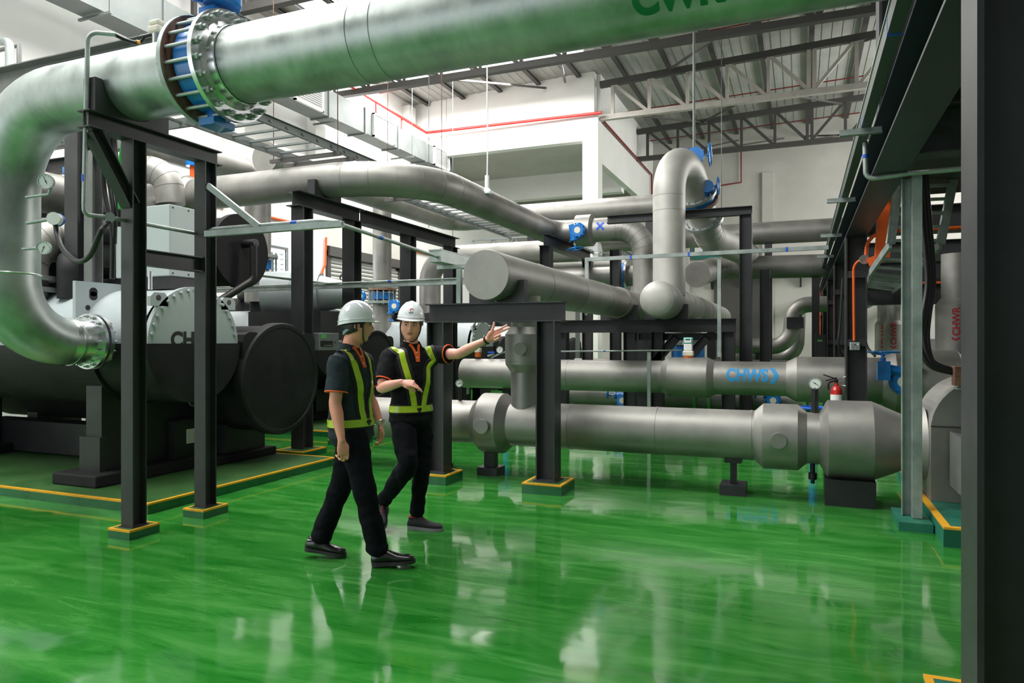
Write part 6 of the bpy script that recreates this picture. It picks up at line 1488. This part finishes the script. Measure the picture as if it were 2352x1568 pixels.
def shoe(parent, heel, dirn, pitch, mt, solemt, side, lenm=0.285, laces=True, trim=None, mirror=1):
    """heel: point under the heel at sole bottom; dirn flat direction; pitch up positive"""
    f = V(dirn).normalized(); s = Z.cross(f).normalized(); q = Matrix.Rotation(-pitch, 3, s); f = q @ f; u = q @ Z
    k = lenm/0.285
    secs = [(-0.004, 0.018, 0.060, 0), (0.008, 0.032, 0.088, 0), (0.05, 0.038, 0.100, 0), (0.085, 0.037, 0.108, 0), (0.11, 0.037, 0.100, 0), (0.14, 0.039, 0.084, 0), (0.175, 0.044, 0.068, 0), (0.21, 0.047, 0.060, 0), (0.245, 0.044, 0.055, 0), (0.272, 0.031, 0.046, 0), (0.284, 0.016, 0.036, 0)]
    mb = MB(); seg = 24; vs = []; fs = []
    for (x, hw, top, _) in secs:
        for j in range(seg):
            a = 2*PI*j/seg; cy = math.cos(a); cz = math.sin(a)
            y = hw*(abs(cy)**0.8)*(1 if cy > 0 else -1)*(1-0.28*max(0, cz) if x < 0.14 else 1-0.12*max(0, cz)); zz = 0.018+(top-0.018)*(0.5+0.5*(abs(cz)**0.85)*(1 if cz > 0 else -1))
            vs.append(heel+f*x*k+s*y*k+u*zz*k)
    m_ = len(secs)
    for i in range(m_-1):
        for j in range(seg): j2 = (j+1) % seg; fs.append((i*seg+j, i*seg+j2, (i+1)*seg+j2, (i+1)*seg+j))
    fs += [tuple(range(seg))[::-1], tuple((m_-1)*seg+j for j in range(seg))]
    mb.add(vs, fs, True)
    sh = obj('shoe', mb, mt, parent)
    out = []
    for x, hw in [(-0.004, 0.012), (0.004, 0.028), (0.03, 0.038), (0.08, 0.036), (0.13, 0.038), (0.18, 0.046), (0.22, 0.049), (0.255, 0.043), (0.28, 0.028), (0.29, 0.012)]: out.append((x, hw))
    oc_ = catmull([V((x, h, 0)) for x, h in out], 4); poly = [(p.x, p.y) for p in oc_]+[(p.x, -p.y) for p in reversed(oc_)]; n = len(poly)
    def zb(x): return 0.006 if 0.09 < x < 0.125 else 0.0
    sv = [heel+f*x*k+s*y*k+u*(zb(x)) for x, y in poly]+[heel+f*x*k+s*y*k+u*(0.023+0.006*math.sin(min(1, max(0, (0.12-x)/0.12))*PI/2))*k for x, y in poly]
    obj('shoe_sole', MB().add(sv, [tuple(range(n))[::-1], tuple(range(n, 2*n))]+[(i, (i+1) % n, n+(i+1) % n, n+i) for i in range(n)]), solemt, sh)
    obj('shoe_opening', MB().ball(heel+f*0.046*k+u*0.094*k, 0.042*k, 0.029*k, 0.010*k, (f, s, u), 18, 8), 'black' if not trim else 'suede', sh)
    if laces:
        for j in range(4):
            x = 0.108+0.019*j; tz = 0.102-0.0105*j
            obj('lace', MB().tube(catmull([heel+f*(x+.004)*k+s*0.021*k+u*(tz-0.012)*k, heel+f*x*k+u*(tz+0.003)*k, heel+f*(x-.004)*k-s*0.021*k+u*(tz-0.012)*k], 4), 0.0024, 6), 'black' if not trim else trim, sh)
        c = heel+f*0.105*k+u*0.106*k
        for sg_ in (-1, 1): obj('lace', MB().tube(catmull([c, c+s*sg_*0.02+u*0.012, c+s*sg_*0.035-u*0.004-f*0.008], 4), 0.002, 6), 'black', sh)
    if trim:
        obj('collar_trim', MB().tube([heel+f*(0.046+0.044*math.cos(2*PI*j/24))*k+s*0.031*math.sin(2*PI*j/24)*k+u*(0.098)*k for j in range(25)], 0.004, 8, caps=False), trim, sh)
        obj('pull_tab', MB().bar(heel+f*0.092*k+u*0.10*k, heel+f*0.100*k+u*0.135*k, 0.02, 0.006, up=f), trim, sh)
    return sh
def person(cfg):
    t = thing('person', cfg['label'], 'person'); J = cfg['J']; L, Fd = cfg['L'], cfg['F']
    pel, chest, neck, hd = J['pelvis'], J['chest'], J['neck'], J['head']
    HL, HF, HU = cfg['HL'], cfg['HF'], cfg['HU']
    up = (neck-pel).normalized()
    # --- body
    b = MB()
    loft(b, [pel-up*0.05, pel+up*0.08, pel.lerp(chest, .6), chest, chest.lerp(neck, .55), neck-up*0.03], [(0.145, 0.09), (0.140, 0.095), (0.145, 0.10), (0.165, 0.105), (0.16, 0.09), (0.075, 0.06)], L, 30)
    loft(b, [neck-up*0.06, neck.lerp(hd, .35)-HF*0.004, hd-HU*0.055-HF*0.022], [(0.066, 0.062), (0.056, 0.056), (0.055, 0.058)], L, 24)
    build_head(b, hd, HL, HF, HU)
    for S_, sd in (('R', -1), ('L', 1)):
        sh, el, wr = J['sh'+S_], J['el'+S_], J['wr'+S_]
        loft(b, [sh, sh.lerp(el, .35), sh.lerp(el, .8), el, el.lerp(wr, .28), el.lerp(wr, .65), wr], [(0.052, 0.052), (0.047, 0.050), (0.040, 0.042), (0.039, 0.041), (0.043, 0.041), (0.035, 0.032), (0.028, 0.022)], cfg['hand'+S_][1], 20)
        hand(b, wr, *cfg['hand'+S_])
        hp, kn, an = J['hip'+S_], J['kn'+S_], J['an'+S_]
        loft(b, [hp-Z*0.05, hp.lerp(kn, .5), kn, kn.lerp(an, .35), kn.lerp(an, .8), an], [(0.066, 0.072), (0.064, 0.068), (0.05, 0.054), (0.052, 0.055), (0.034, 0.036), (0.034, 0.04)], L, 20)
        loft(b, [an+Z*0.01, an-Z*0.035+cfg['ft'+S_]*0.02, an-Z*0.06+cfg['ft'+S_]*0.035], [(0.032, 0.035), (0.027, 0.029), (0.018, 0.013)], L, 14)
    body, bb = fuse('body', b, cfg['skin'], t, 0.0033, 5)
    face_parts(body, bb, hd, HL, HF, HU, cfg.get('gaze', 0))
    hair_shell(hd, HL, HF, HU, t)
    # --- trousers
    m = MB()
    loft(m, [pel-up*0.06, pel+up*0.01, pel+up*0.10], [(0.165, 0.125), (0.168, 0.122), (0.158, 0.112)], L, 30)
    for S_ in 'RL':
        hp, kn, an = J['hip'+S_], J['kn'+S_], J['an'+S_]; hem = cfg.get('hem', 0.066)
        sh_ = (kn-hp).normalized()
        loft(m, [hp-Z*0.015, hp.lerp(kn, .3), hp.lerp(kn, .7), kn, kn.lerp(an, .3), kn.lerp(an, .7), kn.lerp(an, 0.97)], [(0.086, 0.104), (0.090, 0.106), (0.080, 0.090), (0.070, 0.080), (0.068, 0.078), (hem*0.98, hem*1.05), (hem, hem*1.08)], L, 26)
    fuse('trousers', m, 'trousers', t, 0.006, 5, 0.013, 7.0)
    for S_ in 'RL':
        an = J['an'+S_]; ft = cfg['ft'+S_]; obj('sock', MB().tube([J['kn'+S_].lerp(an, 0.9), an, an-Z*0.045+ft*0.02, an-Z*0.072+ft*0.055], [0.043, 0.043, 0.039, 0.03], 18), 'hair', t)
    # --- shirt
    m = MB(); k = cfg.get('bulk', 1.0)
    loft(m, [pel+up*cfg.get('tail', -0.02), pel+up*0.10, pel.lerp(chest, .55), chest, chest.lerp(neck, .55), neck-up*0.015], [(cfg['hipw'], cfg['hipw']*0.80), (0.174*k, 0.136*k), (0.174*k, 0.134*k), (0.187*k, 0.137*k), (0.176*k, 0.112*k), (0.076, 0.068)], L, 34)
    for S_ in 'RL':
        sh, el = J['sh'+S_], J['el'+S_]; f = cfg['slv'+S_]; end = sh.lerp(el, f)
        inn = sh+(chest-sh)*0.25
        loft(m, [inn, sh, sh.lerp(el, f*0.5), end], [(0.068, 0.075), (0.071, 0.075), (0.071, 0.073), (0.075, 0.074)], cfg['hand'+S_][1], 24, cap=False)
    shirt, sb = fuse('shirt', m, cfg['shirt'], t, 0.006, 5, 0.008, 8.0)
    for S_ in 'RL':
        sh, el = J['sh'+S_], J['el'+S_]; f = cfg['slv'+S_]; end = sh.lerp(el, f); d = (el-sh).normalized()
        u = V(cfg['hand'+S_][1]); u = (u-d*u.dot(d)).normalized(); v = d.cross(u)
        obj('sleeve_trim', MB().tube([end-d*0.003+u*0.0735*math.cos(2*PI*j/28)+v*0.0725*math.sin(2*PI*j/28) for j in range(29)], 0.005, 8, caps=False), 'trim_orange', shirt)
    # collar + placket
    fwd = (Fd-up*Fd.dot(up)).normalized(); cn = neck-up*0.018
    cvs = MB(); n = 26; rows = []
    for (r1, r2, h) in ((0.069, 0.064, 0.045), (0.088, 0.084, 0.012), (0.092, 0.088, -0.004)):
        row = []
        for j in range(n+1):
            a = PI/2+0.34+(2*PI-0.68)*j/n; row.append(cn+L*r1*math.cos(a)*1.02+fwd*r2*math.sin(a)+up*(h-0.022*max(0, math.sin(a))**2-(0.018*max(0, math.sin(a)) if h < 0.03 else 0)))
        rows.append(row)
    vv = [p for r_ in rows for p in r_]; ff = [(i*(n+1)+j, i*(n+1)+j+1, (i+1)*(n+1)+j+1, (i+1)*(n+1)+j) for i in range(2) for j in range(n)]
    cvs.add(vv, ff, True); obj('collar', cvs, cfg['shirt'], shirt)
    g0 = neck-up*0.03+fwd*0.09; pk = []
    for sgn in (-1, 1):
        P_ = [neck+up*0.004+L*sgn*0.045+fwd*0.062, neck-up*0.03+L*sgn*0.022+fwd*0.095, neck-up*0.13+L*sgn*0.005+fwd*0.14]
        obj('placket', strap(sb, P_, 0.020, 0.006), 'trim_orange', shirt)
    for h in (0.045, 0.10):
        p, nn, _, _ = sb.find_nearest(neck-up*h+fwd*0.14-L*0.004); obj('button', MB().cyl(p+nn*0.006, p+nn*0.010, 0.005, 12), 'white', shirt)
    # --- hi-vis vest
    vest = obj('vest', vest_belt(sb, pel, chest, neck, L, fwd, up, 0.072, 0.006, cfg['belt']), 'vest_net', t)
    obj('hivis_belt', vest_belt(sb, pel, chest, neck, L, fwd, up, 0.050, 0.0085, cfg['belt']), 'hivis', vest)
    bz = cfg['belt']
    for sgn in (-1, 1):
        so_ = cfg.get('so', (0, 0))[0 if sgn < 0 else 1]
        G = [pel+up*(bz+0.02)+L*sgn*0.045+fwd*0.16, pel+up*(bz+0.10)+L*sgn*0.060+fwd*0.16, pel.lerp(chest, .78)+L*sgn*0.085+fwd*0.17, chest+up*0.08+L*sgn*(0.108+so_*0.7)+fwd*0.15, neck-up*0.045+L*sgn*(0.108+so_)+fwd*0.10, neck-up*0.0+L*sgn*(0.105+so_)+fwd*0.03, neck-up*0.01+L*sgn*(0.104+so_)-fwd*0.04, neck-up*0.07+L*sgn*0.10-fwd*0.13, chest+L*sgn*0.08-fwd*0.17, pel+up*(bz+0.02)+L*sgn*0.06-fwd*0.17]
        obj('shoulder_panel', strap(sb, G, 0.092, 0.005, 8), 'vest_net', vest)
        obj('hivis_stripe', strap(sb, G, 0.046, 0.0085, 8), 'hivis', vest)
    obj('buckle', strap(sb, [pel+up*(bz-0.005)+fwd*0.2-L*0.012, pel+up*(bz+0.0)+fwd*0.2+L*0.0, pel+up*(bz-0.005)+fwd*0.2+L*0.012], 0.04, 0.012), 'black', vest)
    return t, body, bb, shirt
def vest_belt(sb, pel, chest, neck, L, fwd, up, wd_, off, h):
    c = pel+up*h; n = 44; vs = []; rows = 5
    for k in range(n):
        a = 2*PI*k/n; d = L*math.cos(a)+fwd*math.sin(a)
        for j in range(rows):
            z = (j/(rows-1)-0.5)*wd_; o = c+up*z+d*0.5; hit, nr, _, _ = sb.ray_cast(o, -d, 0.6)
            p = hit if hit is not None and (hit-c-up*z).length < 0.24 else c+up*z+d*0.16
            vs.append(p+d*off)
    fs = [(k*rows+j, ((k+1) % n)*rows+j, ((k+1) % n)*rows+j+1, k*rows+j+1) for k in range(n) for j in range(rows-1)]
    return MB().add(vs, fs, True)
# ---------------------------------------------------------------- left man (walking right, seen from the side)
A = {}
fA = cam_dir(0.92, -0.39); lA = Z.cross(fA)
JA = dict(pelvis=aD(806, 972, 4.80), chest=aD(806, 868, 4.80), neck=aD(803, 797, 4.80), head=aD(822, 750, 4.80),
    shR=aD(779, 830, 4.65), elR=aD(770, 927, 4.60), wrR=aD(785, 1013, 4.56), shL=aD(834, 830, 4.95), elL=aD(848, 912, 5.0), wrL=aD(873, 972, 4.93),
    hipR=aD(806, 992, 4.725), knR=aD(838, 1126, 4.66), anR=aD(868, 1262, 4.70), hipL=aD(812, 992, 4.88), knL=aD(783, 1112, 4.92), anL=aD(737, 1236, 4.93))
dr_ = cam_dir(1, 0); dd_ = cam_dir(0, 1)
hF = cam_dir(0.965, 0.26); hL = Z.cross(hF)
fwA = cam_dir(1, -0.06)
cA = dict(label='person in white helmet and yellow-striped vest striding right, seen from the side', J=JA, L=lA, F=fA, HL=hL, HF=hF, HU=Z, skin='skin_tan',
    handR=((-Z*0.97+dr_*0.12), (dd_*0.75-dr_*0.5), (dr_+dd_*0.3), [(0.55, 0.7, 0.5), (0.6, 0.75, 0.5), (0.65, 0.8, 0.5), (0.7, 0.85, 0.5)], [(-Z*0.9+dr_*0.35), (-Z+dr_*0.05), (-Z)], 0.98),
    handL=((-Z*0.93+dr_*0.25), (-dd_*0.2-dr_*0.9), (-dd_*1.0-dr_*0.1), [(0.5, 0.6, 0.4), (0.5, 0.65, 0.4), (0.5, 0.7, 0.4), (0.45, 0.7, 0.4)], [(-Z*0.9-dd_*0.4), (-Z-dr_*0.1), (-Z-dr_*0.3)], 0.95),
    ftR=fwA, ftL=fwA, slvR=0.74, slvL=0.70, shirt='polo_teal', belt=0.0, tail=-0.085, hem=0.070, hipw=0.178, gaze=0.0, bulk=0.93)
cA['belt'] = 0.012
manA, bodyA, bbA, shirtA = person(cA)
hA = JA['head']
helmet(manA, hA, hL, hF, Z, ('AJTS', 0.030, (0.035, -0.135, 0.012), Z.cross(-hF*0.86-hL*0.5), False), tilt=-0.06, lift=0.034,
    strap_pts=[[hA+hL*-0.084+hF*0.03+Z*0.035, hA+hL*-0.080+hF*0.03-Z*0.02, hA+hL*-0.062+hF*0.032-Z*0.075, hA-hL*0.02+hF*0.045-Z*0.112, hA+hF*0.05-Z*0.120], [hA+hL*0.084+hF*0.03+Z*0.035, hA+hL*0.080+hF*0.03-Z*0.02, hA+hL*0.062+hF*0.032-Z*0.075, hA+hF*0.05-Z*0.120]])
wm = JA['wrL']-(JA['wrL']-JA['elL']).normalized()*0.01; wd = (JA['wrL']-JA['elL']).normalized()
wt = obj('wrist_watch', MB().torus(wm, wd, 0.033, 0.006, 28, 8), 'shiny', manA); obj('watch_case', MB().cylr(wm-dd_*0.034-dr_*0.0, dd_, 0.018, 0.008, 24), 'shiny', wt)
shoe(manA, aD(856, 1299, 4.70)-Z*0.0, fwA, 0.10, 'leather', 'sole', -1)
shoe(manA, aD(702, 1263, 4.92), fwA, -0.13, 'leather', 'sole', 1)
# ---------------------------------------------------------------- right man (pointing)
fB = cam_dir(0.58, -0.81); lB = Z.cross(fB)
JB = dict(pelvis=aD(944, 958, 5.62), chest=aD(945, 862, 5.62), neck=aD(944, 791, 5.63), head=aD(943, 750, 5.60),
    shR=aD(896, 817, 5.56), elR=aD(876, 890, 5.42), wrR=aD(924, 878, 5.26), shL=aD(995, 814, 5.68), elL=aD(1054, 812, 5.52), wrL=aD(1120, 779, 5.40),
    hipR=aD(926, 975, 5.56), knR=aD(936, 1068, 5.40), anR=aD(882, 1150, 5.68), hipL=aD(966, 975, 5.68), knL=aD(968, 1075, 5.62), anL=aD(957, 1178, 5.66))
gF = (cam_dir(0.13, -1)-Z*0.03).normalized(); gL = Z.cross(gF).normalized(); gU = gF.cross(gL).normalized()
if gU.z < 0: gU = -gU
roll = Matrix.Rotation(-0.06, 3, gF); gL = roll @ gL; gU = roll @ gU
cB = dict(label='person in white helmet and yellow-striped vest pointing right with a straight arm', J=JB, L=lB, F=fB, HL=gL, HF=gF, HU=gU, skin='skin',
    handR=((dr_*0.96-Z*0.10-dd_*0.15), (-Z*0.72+dd_*0.62-dr_*0.05), (-dd_-Z*0.4), [(0.25, 0.3, 0.2), (0.5, 0.45, 0.25), (0.75, 0.6, 0.3), (0.95, 0.65, 0.3)], [(dr_*0.8-dd_*0.3-Z*0.5), (dr_*0.9-Z*0.5), (dr_-Z*0.3)], 0.95),
    handL=((dr_*0.88+Z*0.42-dd_*0.12), (-dd_), (Z*0.8-dr_*0.3), [(0.08, 0.10, 0.05, 0.02), (0.15, 0.12, 0.08, -0.04), (1.15, 1.25, 0.7, -0.05), (1.25, 1.3, 0.7, -0.1)], [(dr_*0.62+Z*0.9-dd_*0.25), (dr_*0.35+Z*1.0), (dr_*0.12+Z*1.0)], 1.06),
    ftR=cam_dir(0.05, -1), ftL=cam_dir(0.97, -0.25), slvR=0.80, slvL=0.62, shirt='polo', so=(0.035, 0.0), belt=0.075, tail=-0.02, hem=0.058, hipw=0.180, gaze=-0.003, bulk=0.98)
manB, bodyB, bbB, shirtB = person(cB)
hB = JB['head']
helmet(manB, hB, gL, gF, gU, ('AJTS', 0.017, (-0.019, 0.0, 0.045), gL, True), tilt=0.0, lift=0.060,
    strap_pts=[[hB+gL*0.080+gF*0.02+gU*0.03, hB+gL*0.078+gF*0.02-gU*0.03, hB+gL*0.060+gF*0.035-gU*0.08, hB+gL*0.03+gF*0.05-gU*0.113, hB+gF*0.058-gU*0.118], [hB-gL*0.080+gF*0.02+gU*0.03, hB-gL*0.078+gF*0.02-gU*0.03, hB-gL*0.060+gF*0.035-gU*0.08, hB-gL*0.03+gF*0.05-gU*0.113]])
wd = (JB['wrL']-JB['elL']).normalized(); obj('wrist_band', MB().torus(JB['wrL']-wd*0.012, wd, 0.031, 0.008, 28, 8), 'rubber', manB)
shoe(manB, aD(938, 1213.2, 5.66), cam_dir(0.97, -0.25), 0.0, 'suede', 'sole_grey', 1, 0.29, True, 'red')
shoe(manB, aD(885, 1168, 5.76), cam_dir(0.02, -1), -0.40, 'suede', 'sole_grey', -1, 0.28, True, 'red')
settle()
